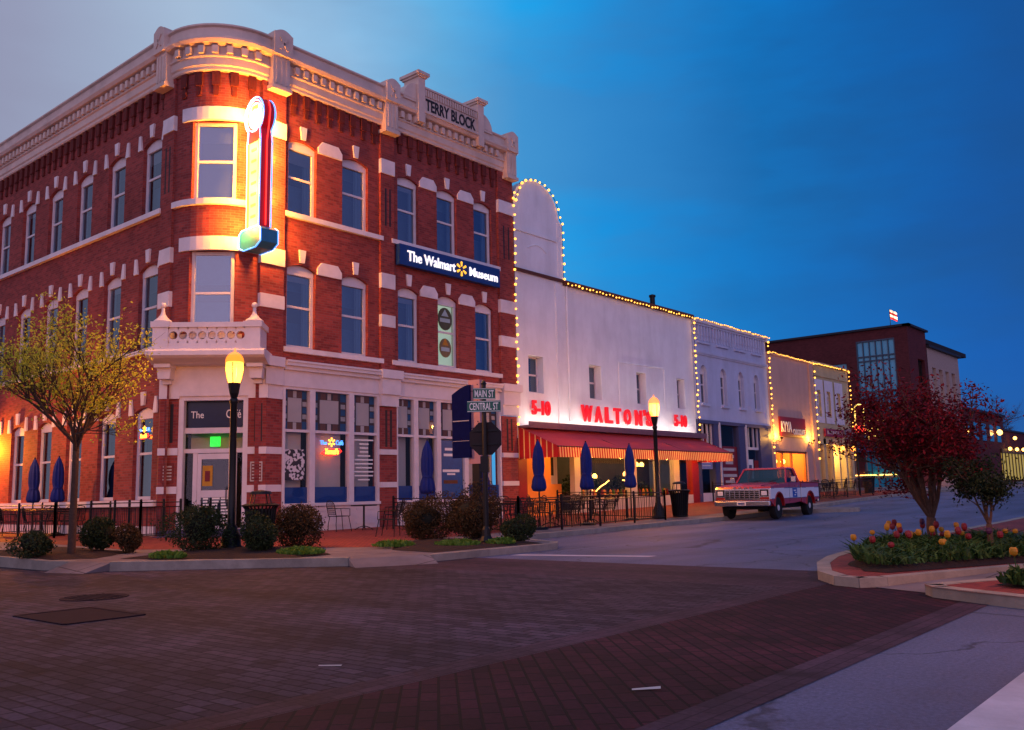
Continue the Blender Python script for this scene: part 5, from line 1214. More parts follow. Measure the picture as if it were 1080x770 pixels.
def make_umbrella(label, group):
    t = thing('patio_umbrella', label, 'umbrella', (0, 0, 0), 0, group)
    mb = MB(); mb.tube([(0, 0, .04), (0, 0, 2.5)], .022, 8); mb.build('pole', black, t)
    mb = MB(); mb.lathe([(.03, 1.08), (.15, 1.10), (.19, 1.2), (.16, 1.42), (.12, 1.55), (.15, 1.75), (.145, 2.05), (.11, 2.3), (.05, 2.48), (.02, 2.56)], (0, 0, 0), 32, lobes=8, amp=.2); mb.build('canopy', navy, t, smooth=True)
    mb = MB(); mb.lathe([(.13, 1.52), (.14, 1.54), (.14, 1.57), (.13, 1.59)], (0, 0, 0), 16); mb.build('tie', navy, t)
    mb = MB(); mb.lathe([(.24, 0), (.25, .03), (.2, .07), (.05, .1)], (0, 0, 0), 16); mb.build('base', black, t); mb = MB(); mb.ball((0, 0, 2.58), .025, 8, 6); mb.build('finial', black, t)
    return t
um = make_umbrella('', ''); first = True
for x, y, lab, gr, sc_ in ((-16.55, 20.75, 'closed navy umbrella nearest the brick building on the railed patio', 'navy umbrellas on the railed patio', 1), (-16.6, 23.2, 'closed navy umbrella in the middle of the railed patio', 'navy umbrellas on the railed patio', 1), (-17.0, 26.3, 'closed navy umbrella beside the lamp on the railed patio', 'navy umbrellas on the railed patio', 1),
                      (-18.2, 17.85, 'closed navy umbrella before the café glass left of the tall blue banner', 'navy umbrellas before the café', 1.0), (-17.4, 19.25, 'closed navy umbrella standing behind the stop sign post', 'navy umbrellas before the café', 1.0),
                      (-29.9, 12.15, 'closed navy umbrella on the side patio farther from the tree trunk', 'navy umbrellas on the side patio', .93), (-28.55, 12.3, 'closed navy umbrella on the side patio close to the tree trunk', 'navy umbrellas on the side patio', .93)):
    if first: o = um; first = False
    else: o = copy_tree(um)
    o.location = (x, y, S(x, y)); o.rotation_euler = (R(rr_.uniform(-1, 1)), 0, rr_.random()); o['label'] = lab; o['group'] = gr; o.scale = (sc_,) * 3
def railing(label, pts, h=.92, step=.115, post=1.9):
    t = thing('railing', label, 'railing', (*pts[0], S(*pts[0])))
    pn = MB()
    for a, b in zip(pts, pts[1:]):
        A, B = Vector(a), Vector(b); n = max(1, round((B - A).length / post))
        for i in range(n + 1):
            p = A.lerp(B, i / n); z = S(p.x, p.y); mb = MB(); mb.box(p.x - .025, p.x + .025, p.y - .025, p.y + .025, z, z + h + .04); mb.ball((p.x, p.y, z + h + .06), .035, 6, 5); mb.build('post', black, t)
        k = max(1, round((B - A).length / step))
        for i in range(k):
            p = A.lerp(B, (i + .5) / k); z = S(p.x, p.y); pn.tube([(p.x, p.y, z + .1), (p.x, p.y, z + h - .12)], .008, 4)
        for zz in (.1, h - .12, h): q = [A.lerp(B, i / 4) for i in range(5)]; pn.tube([(p.x, p.y, S(p.x, p.y) + zz) for p in q], .014, 5)
    pn.build('railing_panel', black, t); return t
railing('low black metal railing round the patio before the white store', [(-20.8, 18.95), (-15.85, 18.95), (-16.05, 26.9), (-20.9, 27.3)])
railing('low black railing round the side patio with two navy umbrellas', [(-31.5, 13.1), (-31.5, 11.4), (-26.8, 11.5), (-26.8, 13.1)])
railing('black ramp railing beside the café entrance steps', [(-25.9, 12.1), (-22.7, 11.9), (-22.5, 12.9)], .95)
railing('short black handrail at the café door steps', [(-23.5, 12.0), (-23.55, 13.0)], .95)
railing('low black railing round the far patio beyond the pickup', [(-17.3, 41.5), (-17.5, 51.5)])
railing('short black railing before the slate storefront and the pickup', [(-21.8, 41.2), (-18.5, 41.2)])
# ---------------------------------------------------------------- street signs and sign cabinet
sx, sy = -13.36, 14.87; sz = S(sx, sy)
st_ = thing('stop_sign', 'dark back of a stop sign below green street name blades', 'road sign', (sx, sy, sz))
mb = MB(); mb.lathe([(.16, 0), (.16, .1), (.1, .2), (.09, .34), (.06, .4), (.055, 2.0), (.05, 3.5), (.07, 3.52), (.02, 3.6)], (sx, sy, sz), 10); mb.build('post', black, st_)
vd = Vector((sx, sy, 0)).normalized(); an = R(-62)
fS = lambda u, d, z: (sx + u * math.cos(an + math.pi / 2) + d * math.cos(an), sy + u * math.sin(an + math.pi / 2) + d * math.sin(an), z)
mb = MB(fS); mb.prism([(.39 * math.cos(R(22.5 + 45 * i)), 2.44 + .39 * math.sin(R(22.5 + 45 * i))) for i in range(8)], -.09, -.08); mb.build('sign_plate', M('sign_back', '1c151c', .6, .3), st_)
mb = MB(fS); mb.box(-.3, .3, -.075, -.05, 2.3, 2.34); mb.box(-.3, .3, -.075, -.05, 2.6, 2.64); mb.box(-.09, .09, -.05, .06, 1.7, 2.05); mb.build('clamp', iron, st_)
for nm, ang, z, w, lab in (('MAIN ST', R(-38), 3.30, .5, 'upper green street name blade lettered for main street'), ('CENTRAL ST', R(-50), 3.02, .74, 'lower green street name blade lettered for central street')):
    fq = (lambda an_: lambda u, d, zz: (sx + u * math.cos(an_ + math.pi / 2) + d * math.cos(an_), sy + u * math.sin(an_ + math.pi / 2) + d * math.sin(an_), zz))(ang)
    mb = MB(fq); mb.box(-w / 2, w / 2, .05, .06, z, z + .25, m=0); mb.box(-w / 2 + .005, w / 2 - .005, .06, .0605, z + .012, z + .022, m=1); mb.box(-w / 2 + .005, w / 2 - .005, .06, .0605, z + .228, z + .238, m=1)
    p = mb.build('name_blade', [green_sign, sign_white], st_); p['label'] = lab
    text('lettering', nm, fq, 0, z + .125, w * .86, .16, .06, sign_white, p, .002, .012)
cx, cy = -15.1, 16.1; cz = S(cx, cy)
cab = thing('sign_cabinet', 'tall navy sign panel with curved top and pale steel side on a dark post', 'sign', (cx, cy, cz))
ca = R(-78); fK = lambda u, d, z: (cx + u * math.cos(ca + math.pi / 2) + d * math.cos(ca), cy + u * math.sin(ca + math.pi / 2) + d * math.sin(ca), z)
mb = MB(fK); mb.prism([(-.28, 2.1), (.22, 2.1), (.22, 3.86)] + [(.22 - .50 * i / 8, 3.86 - .22 * (i / 8) ** 1.6) for i in range(1, 9)], .06, .14); mb.build('panel', M('navy_panel', '0e1648', .9, spec=.1), cab)
mb = MB(fK); mb.box(-.26, .2, .14, .144, 2.98, 3.0); mb.box(-.26, .2, .14, .144, 2.5, 2.51); mb.build('panel_line', shade, cab)
mb = MB(fK); mb.box(.14, .46, -.16, .05, 1.95, 3.98); mb.build('steel_box', panel_pink, cab)
mb = MB(fK)
for z in (2.3, 2.8, 3.3, 3.7):
    mb.box(.12, .48, -.165, .055, z, z + .015)
    for u in (.2, .4): mb.ball((fK(0, 0, 0)[0] * 0 + u, .06, z + .16), .014, 6, 4)
mb.build('seam', iron, cab)
mb = MB(fK); mb.box(.2, .4, -.1, .02, cz, 1.95); mb.build('post', black, cab)
# ---------------------------------------------------------------- pickup
TX, TY, TR = -14.6, 31.85, R(-85.5)
tk = thing('pickup_truck', 'old red and white pickup truck parked at the kerb facing the corner', 'pickup', (TX, TY, g(TY) + .0), TR)
m, N, L, P = newmat('two_tone_paint')
tc = N.new('ShaderNodeTexCoord'); sp = N.new('ShaderNodeSeparateXYZ'); L.new(tc.outputs['Object'], sp.inputs[0])
def stepn(v, edge, inv=False):
    x = N.new('ShaderNodeMath'); x.operation = 'LESS_THAN' if inv else 'GREATER_THAN'; L.new(v, x.inputs[0]); x.inputs[1].default_value = edge; return x.outputs[0]
def mul(a, b): x = N.new('ShaderNodeMath'); x.operation = 'MULTIPLY'; L.new(a, x.inputs[0]); L.new(b, x.inputs[1]); return x.outputs[0]
ab = N.new('ShaderNodeMath'); ab.operation = 'ABSOLUTE'; L.new(sp.outputs['Y'], ab.inputs[0])
fm = mul(mul(stepn(sp.outputs['Z'], .70), stepn(sp.outputs['Z'], 1.06, True)), stepn(ab.outputs[0], .965))
mx = N.new('ShaderNodeMix'); mx.data_type = 'RGBA'; L.new(fm, mx.inputs['Factor']); setc(mx.inputs[6], hexl('a8101e')); setc(mx.inputs[7], hexl('e4e2e6'))
nz = N.new('ShaderNodeTexNoise'); nz.inputs['Scale'].default_value = 5; L.new(tc.outputs['Object'], nz.inputs[0])
mr = N.new('ShaderNodeMapRange'); L.new(nz.outputs[0], mr.inputs[0]); mr.inputs[3].default_value = .2; mr.inputs[4].default_value = .42
L.new(mx.outputs[2], P.inputs['Base Color']); L.new(mr.outputs[0], P.inputs['Roughness']); P.inputs['Coat Weight'].default_value = .6; P.inputs['Coat Roughness'].default_value = .1
paint = m; tglass = glassmat('truck_glass', '9fb4cc', .1, trans=(.3, .33, .36), fr=.4)
def tbuild(mb, name, mat, parent=tk, smooth=False, bevel=0): return mb.build(name, mat, parent, smooth=smooth, world=False, bevel=bevel)
XZ = lambda u, d, z: (u, d, z)
def arch(cx_, r, a0=180, a1=0, n=10): return [(cx_ + r * math.cos(R(a0 + (a1 - a0) * i / n)), .44 + r * math.sin(R(a0 + (a1 - a0) * i / n))) for i in range(n + 1)]
FAX, RAX = 1.69, -1.69
front = [(-.62, .56), (.1, .52), (FAX - .47, .50)] + arch(FAX, .47) + [(2.42, .56), (2.5, .62), (2.5, 1.02), (2.44, 1.12), (1.9, 1.18), (.95, 1.23), (.6, 1.25), (-.62, 1.25)]
mb = MB(XZ); mb.prism(front, -1.0, 1.0); tbuild(mb, 'body', paint, bevel=.06)
mb = MB(XZ); mb.prism([(.75, 1.235), (2.2, 1.15), (2.36, 1.12), (2.3, 1.165), (1.9, 1.215), (.8, 1.275)], -.62, .62); tbuild(mb, 'hood', paint, bevel=.03)
rear = [(-2.72, .62), (RAX - .47, .56)] + arch(RAX, .47) + [(-.68, .54), (-.68, 1.24), (-2.72, 1.22)]
mb = MB(XZ)
for s in (-1, 1): mb.prism(rear, s * 1.0, s * .90)
mb.box(-2.74, -2.68, -1.0, 1.0, .62, 1.22); mb.box(-.74, -.68, -.95, .95, .6, 1.24); mb.box(-2.7, -.7, -.92, .92, .72, .78); tbuild(mb, 'bed', paint, bevel=.02)
mb = MB(XZ); mb.tube([(-2.72, -1.0, 1.23), (-.68, -1.0, 1.25)], .025, 6); mb.tube([(-2.72, 1.0, 1.23), (-.68, 1.0, 1.25)], .025, 6); tbuild(mb, 'bed_rail', red_paint)
# cab: tapered greenhouse made of pillars and roof
bx0, bx1, tx0, tx1, by, ty, zb, zt_ = -.62, .72, -.48, .22, .96, .80, 1.24, 1.80
def cabp(x, y, z): return (x, y, z)
mb = MB()
mb.v = []; roof = [(tx0 - .03, -ty, zt_ - .07), (tx1 + .06, -ty, zt_ - .07), (tx1 + .06, ty, zt_ - .07), (tx0 - .03, ty, zt_ - .07), (tx0 + .04, -ty + .07, zt_), (tx1 - .02, -ty + .07, zt_), (tx1 - .02, ty - .07, zt_), (tx0 + .04, ty - .07, zt_)]
b = mb.addv(roof)
for f in ((0, 3, 2, 1), (4, 5, 6, 7), (0, 1, 5, 4), (1, 2, 6, 5), (2, 3, 7, 6), (3, 0, 4, 7)): mb.face([b + i for i in f])
for s in (-1, 1):
    for (x0, x1, wd) in ((bx1, tx1 + .03, .05), (-.06 - .02, -.05, 0), (bx0 + .06, tx0 + .05, .11)):
        if not wd: continue
        mb.tube([(x0, s * (by - .03), zb), (x1, s * (ty - .02), zt_ - .04)], wd * .7, 6)
mb.tube([(bx0 + .02, -by + .05, zb + .03), (bx0 + .02, by - .05, zb + .03)], .05, 6)
tbuild(mb, 'cab', paint, bevel=.015)
mb = MB(); mb.poly([(bx1, -by + .06, zb), (bx1, by - .06, zb), (tx1 + .03, ty - .05, zt_ - .06), (tx1 + .03, -ty + .05, zt_ - .06)]); o = mb.build('windshield', tglass, tk, world=False, recalc=False)
for s in (-1, 1): mb = MB(); mb.poly([(bx1 - .06, s * (by - .02), zb), (bx0 + .1, s * (by - .02), zb), (tx0 + .06, s * (ty - .01), zt_ - .06), (tx1 - .0, s * (ty - .01), zt_ - .06)]); mb.build('side_window', tglass, tk, world=False, recalc=False)
mb = MB(); mb.poly([(bx0 + .03, -by + .1, zb), (bx0 + .03, by - .1, zb), (tx0, ty - .05, zt_ - .06), (tx0, -ty + .05, zt_ - .06)]); mb.build('rear_window', tglass, tk, world=False, recalc=False)
mb = MB(XZ); mb.box(-.55, -.3, -.85, .85, .9, 1.42); mb.box(-.5, .1, -.85, .85, .8, 1.0); mb.tube([(.45, .38 + .17 * math.cos(t), 1.22 + .17 * math.sin(t)) for t in [2 * math.pi * i / 12 for i in range(13)]], .015, 5); tbuild(mb, 'bench_seat', rubber)
# front end
mb = MB(XZ); mb.box(2.49, 2.55, -.98, .98, .66, 1.05); tbuild(mb, 'grille_surround', chrome, bevel=.02)
mb = MB(XZ); mb.box(2.552, 2.556, -.62, .62, .72, .99, m=0); mb.box(2.552, 2.556, -.62, .62, .68, .71, m=0)
for i in range(8): y = -.62 + i * 1.24 / 7; mb.box(2.553, 2.575, y - .016, y + .016, .71, 1.0, m=1)
for z in (.72, .79, .86, .93, .985): mb.box(2.553, 2.572, -.63, .63, z - .01, z + .01, m=1)
tbuild(mb, 'grille', [black, chrome])
for s in (-1, 1):
    mb = MB(XZ); mb.box(2.552, 2.558, s * .79 - .145, s * .79 + .145, .79, 1.02); bz = tbuild(mb, 'headlight_bezel', black)
    mb = MB(XZ); mb.box(2.558, 2.585, s * .79 - .10, s * .79 + .10, .82, .97); h_ = mb.build('headlight', M('lens', 'd8d8dc', .12) if 'lens' not in MATS else MATS['lens'], tk, world=False, bevel=.02)
    mb = MB(XZ); mb.box(2.552, 2.562, s * .79 - .16, s * .79 + .16, .68, .76); tbuild(mb, 'side_light', M('marker_red', '8a1410', .3) if 'marker_red' not in MATS else MATS['marker_red'])
mb = MB(XZ); mb.box(2.52, 2.66, -1.0, 1.0, .46, .64); mb.box(2.58, 2.64, -1.02, 1.02, .52, .58); tbuild(mb, 'bumper', chrome, bevel=.04)
mb = MB(XZ); mb.box(2.662, 2.668, -.16, .16, .49, .60, m=0); mb.box(2.668, 2.67, -.12, .12, .515, .575, m=1); tbuild(mb, 'number_plate', [sign_white, signblue])
mb = MB(XZ); mb.box(-2.9, -2.78, -.96, .96, .5, .64); tbuild(mb, 'bumper', chrome, bevel=.03)
mb = MB(XZ)
for i, y in enumerate((-.3, -.1, .1, .3)): mb.box(2.44, 2.5, y - .05, y + .05, 1.06, 1.10)
tbuild(mb, 'hood_badge', chrome)
for s in (-1, 1):
    for ax in (FAX, RAX):
        mb = MB(lambda a, b, c: (ax + a, s * .84 + c * 1.0, .38 + b)); mb.lathe([(.23, -.11), (.36, -.12), (.385, -.06), (.385, .06), (.36, .12), (.23, .11)], (0, 0, 0), 26); w_ = tbuild(mb, 'wheel', rubber)
        mb = MB(lambda a, b, c: (ax + a, s * (.84 + c), .38 + b)); mb.lathe([(.24, .09), (.235, .11), (.19, .08), (.12, .07), (.10, .12), (.02, .125)], (0, 0, 0), 22); tbuild(mb, 'rim', M('wheel_white', 'c6c2c6', .35) if 'wheel_white' not in MATS else MATS['wheel_white'], w_)
        mb = MB(XZ); mb.tube([(x, s * 1.0, z) for x, z in arch(ax, .475)], .03, 6); tbuild(mb, 'arch_lip', red_paint)
    mb = MB(XZ); mb.tube([(.5, s * .97, 1.26), (.52, s * 1.14, 1.3)], .012, 5); mb.box(.50, .56, s * 1.14 - .08, s * 1.14 + .08, 1.27, 1.46); tbuild(mb, 'mirror', chrome, bevel=.015)
    mb = MB(XZ); mb.box(-.42, -.26, s * 1.005 - .012, s * 1.005 + .012, 1.1, 1.13); tbuild(mb, 'door_handle', chrome)
    mb = MB(XZ)
    for x in (.62, -.6): mb.box(x - .006, x + .006, s * 1.001 - .003, s * 1.001 + .003, .58, 1.24)
    tbuild(mb, 'door_gap', black)
    mb = MB(XZ); mb.box(-.2, .28, s * 1.004 - .003, s * 1.004 + .003, .72, 1.04, m=0); mb.box(-.08, .16, s * 1.008 - .002, s * 1.008 + .002, .94, .98, m=1); mb.box(-.04, .12, s * 1.008 - .002, s * 1.008 + .002, .78, .82, m=1); mb.box(-.12, .04, s * 1.008 - .002, s * 1.008 + .002, .86, .9, m=1)
    tbuild(mb, 'door_emblem', [M('emblem_blue', '1450a8', .4) if 'emblem_blue' not in MATS else MATS['emblem_blue'], sign_white])
mb = MB(XZ); mb.box(-2.4, 2.3, -.7, .7, .34, .6); tbuild(mb, 'chassis', rubber)
mb = MB(XZ)
for y in (-.4, .2): mb.tube([(.74, y, 1.27), (.6, y + .4, 1.36)], .008, 4)
tbuild(mb, 'wiper', black)
mb = MB(XZ)
for s in (-1, 1):
    for z in (.70, 1.06):
        for a, b in ((-.6, FAX - .5), (FAX + .5, 2.46), (-2.66, RAX - .5), (RAX + .5, -.7)):
            if z < 1 or True: mb.box(a, b, s * 1.006 - .006, s * 1.006 + .006, z - .012, z + .012)
tbuild(mb, 'side_trim', chrome)
# ---------------------------------------------------------------- vegetation
def leafquad(mb, c, s, rnd, m=0, flat=.0):
    n = Vector((rnd.gauss(0, 1), rnd.gauss(0, 1), rnd.gauss(0, 1) + flat)).normalized(); a = n.orthogonal().normalized(); b = n.cross(a); th = rnd.uniform(0, 6.28)
    x = a * math.cos(th) + b * math.sin(th); y = n.cross(x); l, w = s * rnd.uniform(.7, 1.3), s * rnd.uniform(.35, .6)
    c = Vector(c); i = mb.addv([c - x * l * .5, c + y * w * .5, c + x * l * .5 + n * s * .12, c - y * w * .5]); mb.face((i, i + 1, i + 2, i + 3), m=m)
def shrub(label, loc, rx, h, seed, mat, n=2600, leaf=.06, ragged=.34, cat='shrub', name='round_shrub', group=None, core=.6, tall=None):
    rnd = random.Random(seed); t = thing(name, label, cat, loc, 0, group); x, y, z = loc; mb = MB()
    dirs = [Vector((rnd.gauss(0, 1), rnd.gauss(0, 1), rnd.gauss(0, 1))).normalized() for _ in range(26)]; amps = [rnd.uniform(-ragged, ragged) for _ in dirs]
    for _ in range(n * 2):
        d = Vector((rnd.gauss(0, 1), rnd.gauss(0, 1), rnd.gauss(0, 1))).normalized(); k = 1 + sum(a * max(0, d.dot(e)) ** 7 for a, e in zip(amps, dirs)); r = (rnd.random() ** .5) * .44 + .56
        if rnd.random() < .10: r *= rnd.uniform(1.05, 1.25)
        leafquad(mb, (x + d.x * rx * k * r, y + d.y * rx * k * r, z + h * .5 + d.z * h * .5 * k * r), leaf, rnd)
    mb.build('foliage', mat, t, recalc=False)
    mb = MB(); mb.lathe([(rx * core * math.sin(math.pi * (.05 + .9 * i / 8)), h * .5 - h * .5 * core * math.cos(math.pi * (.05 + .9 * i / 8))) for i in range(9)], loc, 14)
    mb.build('dark_core', M('core_shade', '12160e', .95, var=.5) if 'core_shade' not in MATS else MATS['core_shade'], t)  # solid dark core, painted shade for the inside of the foliage
    mb = MB()
    for k in range(5): a = k * 1.26; mb.tube([(x + .04 * math.cos(a), y + .04 * math.sin(a), z), (x + rx * .4 * math.cos(a), y + rx * .4 * math.sin(a), z + h * .35)], .02, 5)
    mb.build('stem', bark, t); return t
SZ = lambda x, y: (x, y, S(x, y) + .03)
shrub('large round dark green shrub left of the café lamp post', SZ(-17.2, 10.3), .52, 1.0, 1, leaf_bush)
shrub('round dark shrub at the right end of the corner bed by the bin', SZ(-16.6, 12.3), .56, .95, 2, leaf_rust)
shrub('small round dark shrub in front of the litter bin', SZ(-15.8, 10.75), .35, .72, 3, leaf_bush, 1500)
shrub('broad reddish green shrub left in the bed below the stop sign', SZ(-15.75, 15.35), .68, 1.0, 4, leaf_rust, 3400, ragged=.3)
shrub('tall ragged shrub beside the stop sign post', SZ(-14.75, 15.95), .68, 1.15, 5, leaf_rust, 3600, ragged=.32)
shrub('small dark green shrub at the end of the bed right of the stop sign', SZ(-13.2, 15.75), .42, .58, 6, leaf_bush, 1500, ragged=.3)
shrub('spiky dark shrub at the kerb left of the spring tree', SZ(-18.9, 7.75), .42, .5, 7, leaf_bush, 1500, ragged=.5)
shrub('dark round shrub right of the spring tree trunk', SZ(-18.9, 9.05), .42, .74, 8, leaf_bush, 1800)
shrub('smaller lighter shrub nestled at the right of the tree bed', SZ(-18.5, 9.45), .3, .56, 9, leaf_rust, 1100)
def ground_plant(label, cx_, cy_, rx, ry, n, seed, mat=leaf_low, h=.22, zf=S):
    rnd = random.Random(seed); mb = MB()
    for _ in range(n):
        a = rnd.uniform(0, 6.28); r = math.sqrt(rnd.random()); x, y = cx_ + rx * r * math.cos(a), cy_ + ry * r * math.sin(a); z0 = zf(x, y) + .04; hh = h * rnd.uniform(.4, 1) * (1 - .5 * r * r)
        d = Vector((rnd.uniform(-.5, .5), rnd.uniform(-.5, .5), 1)); s_ = Vector((rnd.uniform(-1, 1), rnd.uniform(-1, 1), 0)).normalized() * .025
        p = Vector((x, y, z0)); q = p + d * hh * .6; e = q + Vector((d.x, d.y, .25)) * hh * .5
        i = mb.addv([p - s_ * .4, p + s_ * .4, q + s_, q - s_, e]); mb.face((i, i + 1, i + 2, i + 3)); mb.face((i + 3, i + 2, i + 4))
    return tag(mb.build('low_plant', mat, recalc=False), label, 'low plant')
ground_plant('low green clump at the left end of the corner bed', -16.2, 9.05, .42, .3, 420, 1)
ground_plant('low yellow green clump at the right end of the corner bed', -14.75, 11.0, .55, .4, 620, 2)
ground_plant('low green clump at the left edge of the stop sign bed', -14.7, 13.4, .5, .4, 420, 3)
ground_plant('low spreading green clump in front of the tall shrub at the stop sign', -13.5, 14.1, .5, .45, 600, 4)
ground_plant('small low clump right at the foot of the stop sign post', -13.0, 14.95, .3, .35, 300, 5)
# spring tree
def tree(name, label, base, h_fork, rad, n_main, spread, length, seed, leafm, leaf, nleaf, bk, up=.9, depth=3, clump=.22, flat=0., lean=(0, 0), side=None, droop=0., cat='tree', kids=(3, 4), t0=.45, group=None, bias=(0, 0)):
    rnd = random.Random(seed); t = thing(name, label, cat, base, 0, group); B = Vector(base); tw = MB(); lf = MB(); tips = []
    fork = B + Vector((lean[0], lean[1], h_fork))
    tw.tube([B - Vector((0, 0, .05)), B + Vector((0, 0, .06)), B.lerp(fork, .35), B.lerp(fork, .7) + Vector((rnd.uniform(-.03, .03), rnd.uniform(-.03, .03), 0)), fork], [rad * 1.45, rad * 1.15, rad, rad * .95, rad * .9], 10)
    tw.build('trunk', bk, t, smooth=True); br = MB()
    def grow(p, d, L, r, lev):
        pts = [p]; q = p; dd = d.copy()
        for i in range(4):
            dd = (dd + Vector((rnd.gauss(0, .12), rnd.gauss(0, .12), rnd.gauss(.05, .08) - droop * .1))).normalized(); q = q + dd * L / 4; pts.append(q)
        br.tube(pts, [r, r * .85, r * .7, r * .55, r * .35], 6 if lev < 2 else 4)
        if lev >= depth: tips.extend(pts[2:]); return
        if lev >= depth - 1: tips.extend(pts[3:])
        for _ in range(rnd.randint(*kids)):
            tt = rnd.uniform(t0, 1.); f = pts[min(4, int(tt * 4))]; a = dd.orthogonal().normalized(); a.rotate(Matrix.Rotation(rnd.uniform(0, 6.28), 3, dd)); nd = (dd * up + a * rnd.uniform(.4, .8)).normalized(); nd.z += .08 - droop * .25
            grow(f, nd.normalized(), L * rnd.uniform(.5, .75), r * .5, lev + 1)
    for k in range(n_main):
        a = 2 * math.pi * k / n_main + rnd.uniform(-.3, .3); s_ = spread * rnd.uniform(.65, 1.15)
        grow(fork - Vector((0, 0, rnd.uniform(0, h_fork * .12))), Vector((math.cos(a) * s_ + bias[0], math.sin(a) * s_ + bias[1], 1)).normalized(), length * rnd.uniform(.8, 1.15), rad * .5, 0)
    br.build('branches', bk, t)
    if nleaf:
        for _ in range(nleaf):
            c = rnd.choice(tips) + Vector((rnd.gauss(0, clump), rnd.gauss(0, clump), rnd.gauss(0, clump * .6))); leafquad(lf, c, leaf, rnd, flat=flat)
        lf.build('crown', leafm, t, recalc=False)
    return t
tree('spring_tree', 'slender young tree with fresh yellow green leaves before the brick side wall', (-18.57, 8.32, S(-18.57, 8.32)), 2.3, .068, 9, .82, 1.75, 21, leaf_spring, .075, 6800, bark, clump=.09, kids=(4, 5), t0=.35, bias=(-.10, -.08))
tree('red_maple', 'low branching red leaved maple in the tulip bed', (-4.66, 16.5, SE(-4.66, 16.5) + .05), .5, .085, 8, .6, 1.5, 41, leaf_red, .075, 21000, bark_r, up=.85, clump=.11, flat=1.2, droop=.2, kids=(4, 5), t0=.4, bias=(-.09, -.07))
tree('green_shrub_tree', 'dark green leafy small tree at the right of the red maple', (-3.5, 15.3, SE(-3.5, 15.3) + .05), .45, .045, 5, .42, .55, 12, leaf_pine, .06, 4200, bark_r, clump=.09, kids=(3, 4))
# tulip bed
rnd = random.Random(5); mb = MB()
def inpoly(x, y, poly):
    c = False
    for (x0, y0), (x1, y1) in zip(poly, poly[1:] + poly[:1]):
        if (y0 > y) != (y1 > y) and x < (x1 - x0) * (y - y0) / (y1 - y0) + x0: c = not c
    return c
FB = [(-5.45, 15.6), (-4.9, 13.3), (-4.35, 12.45), (-4.05, 12.35), (-3.2, 14.2), (-1.7, 17), (-2.5, 20), (-5.4, 20)]
n = 0
while n < 5600:
    x, y = rnd.uniform(-5.6, -1.7), rnd.uniform(12.3, 17.5)
    if not inpoly(x, y, FB): continue
    n += 1; z = SE(x, y) + .08; h = rnd.uniform(.08, .34) * (.75 + .4 * math.sin(x * 3.1 + 1) * math.sin(y * 2.3)); d = Vector((rnd.gauss(0, .45), rnd.gauss(0, .45), 1)); s_ = Vector((rnd.uniform(-1, 1), rnd.uniform(-1, 1), 0)).normalized() * .022
    p = Vector((x, y, z)); q = p + d * h * .6; e = q + Vector((d.x * 2.2, d.y * 2.2, .5)) * h * .5; i = mb.addv([p - s_ * .5, p + s_ * .5, q + s_, q - s_, e]); mb.face((i, i + 1, i + 2, i + 3)); mb.face((i + 3, i + 2, i + 4))
tag(mb.build('bed_foliage', leafmat('tulip_leaf', '20381c', '4a6a30', .25), recalc=False), 'dense dark green foliage of the tulip bed', 'foliage', kind='stuff')
def tulip(mat, name):
    mb = MB(); mb.tube([(0, 0, 0), (.01, .005, .25), (0, 0, .46)], .007, 5, m=0)
    mb.lathe([(.012, .45), (.045, .48), (.055, .53), (.048, .58), (.03, .605)], (0, 0, 0), 12, m=1, lobes=3, amp=.12)
    for a in (0, 2.4): i = mb.addv([(0, 0, .02), (.04 * math.cos(a + .5), .04 * math.sin(a + .5), .15), (.12 * math.cos(a), .12 * math.sin(a), .33), (.04 * math.cos(a - .5), .04 * math.sin(a - .5), .15)]); mb.face((i, i + 1, i + 2, i + 3), m=0)
    return mb.build(name, [MATS['tulip_leaf'], mat], smooth=False)
src = {'yellow': tulip(bud_y, 'yellow_tulip'), 'red': tulip(bud_r, 'red_tulip'), 'purple': tulip(bud_p, 'purple_tulip')}; fst = {k: True for k in src}
def put_tulip(k, x, y, h, label, group, zf=SE):
    if fst[k]: o = src[k]; fst[k] = False
    else: o = src[k].copy(); COL.objects.link(o)
    o.location = (x, y, zf(x, y) + .05); o.scale = (.78, .78, h); o.rotation_euler = (rnd.gauss(0, .1), rnd.gauss(0, .1), rnd.uniform(0, 6)); tag(o, label, 'tulip', group)
for k, cnt in (('yellow', 20), ('red', 18), ('purple', 5)):
    i = 0
    while i < cnt:
        x, y = rnd.uniform(-5.5, -2.0), rnd.uniform(12.5, 17.0)
        if not inpoly(x, y, FB): continue
        i += 1; put_tulip(k, x, y, rnd.uniform(.45, .8), '%s tulip standing above the foliage of the maple bed' % k, '%s tulips of the maple bed' % k)
put_tulip('yellow', -2.33, 11.13, .62, 'single yellow tulip in the nearer kerbed bed', 'single tulips'); put_tulip('red', -2.2, 11.7, .9, 'single red tulip in the nearer kerbed bed', 'single tulips')
ground_plant('leafy green plant at the foot of the single yellow tulip', -2.25, 11.2, .25, .22, 220, 11, MATS['tulip_leaf'], .3, SE)
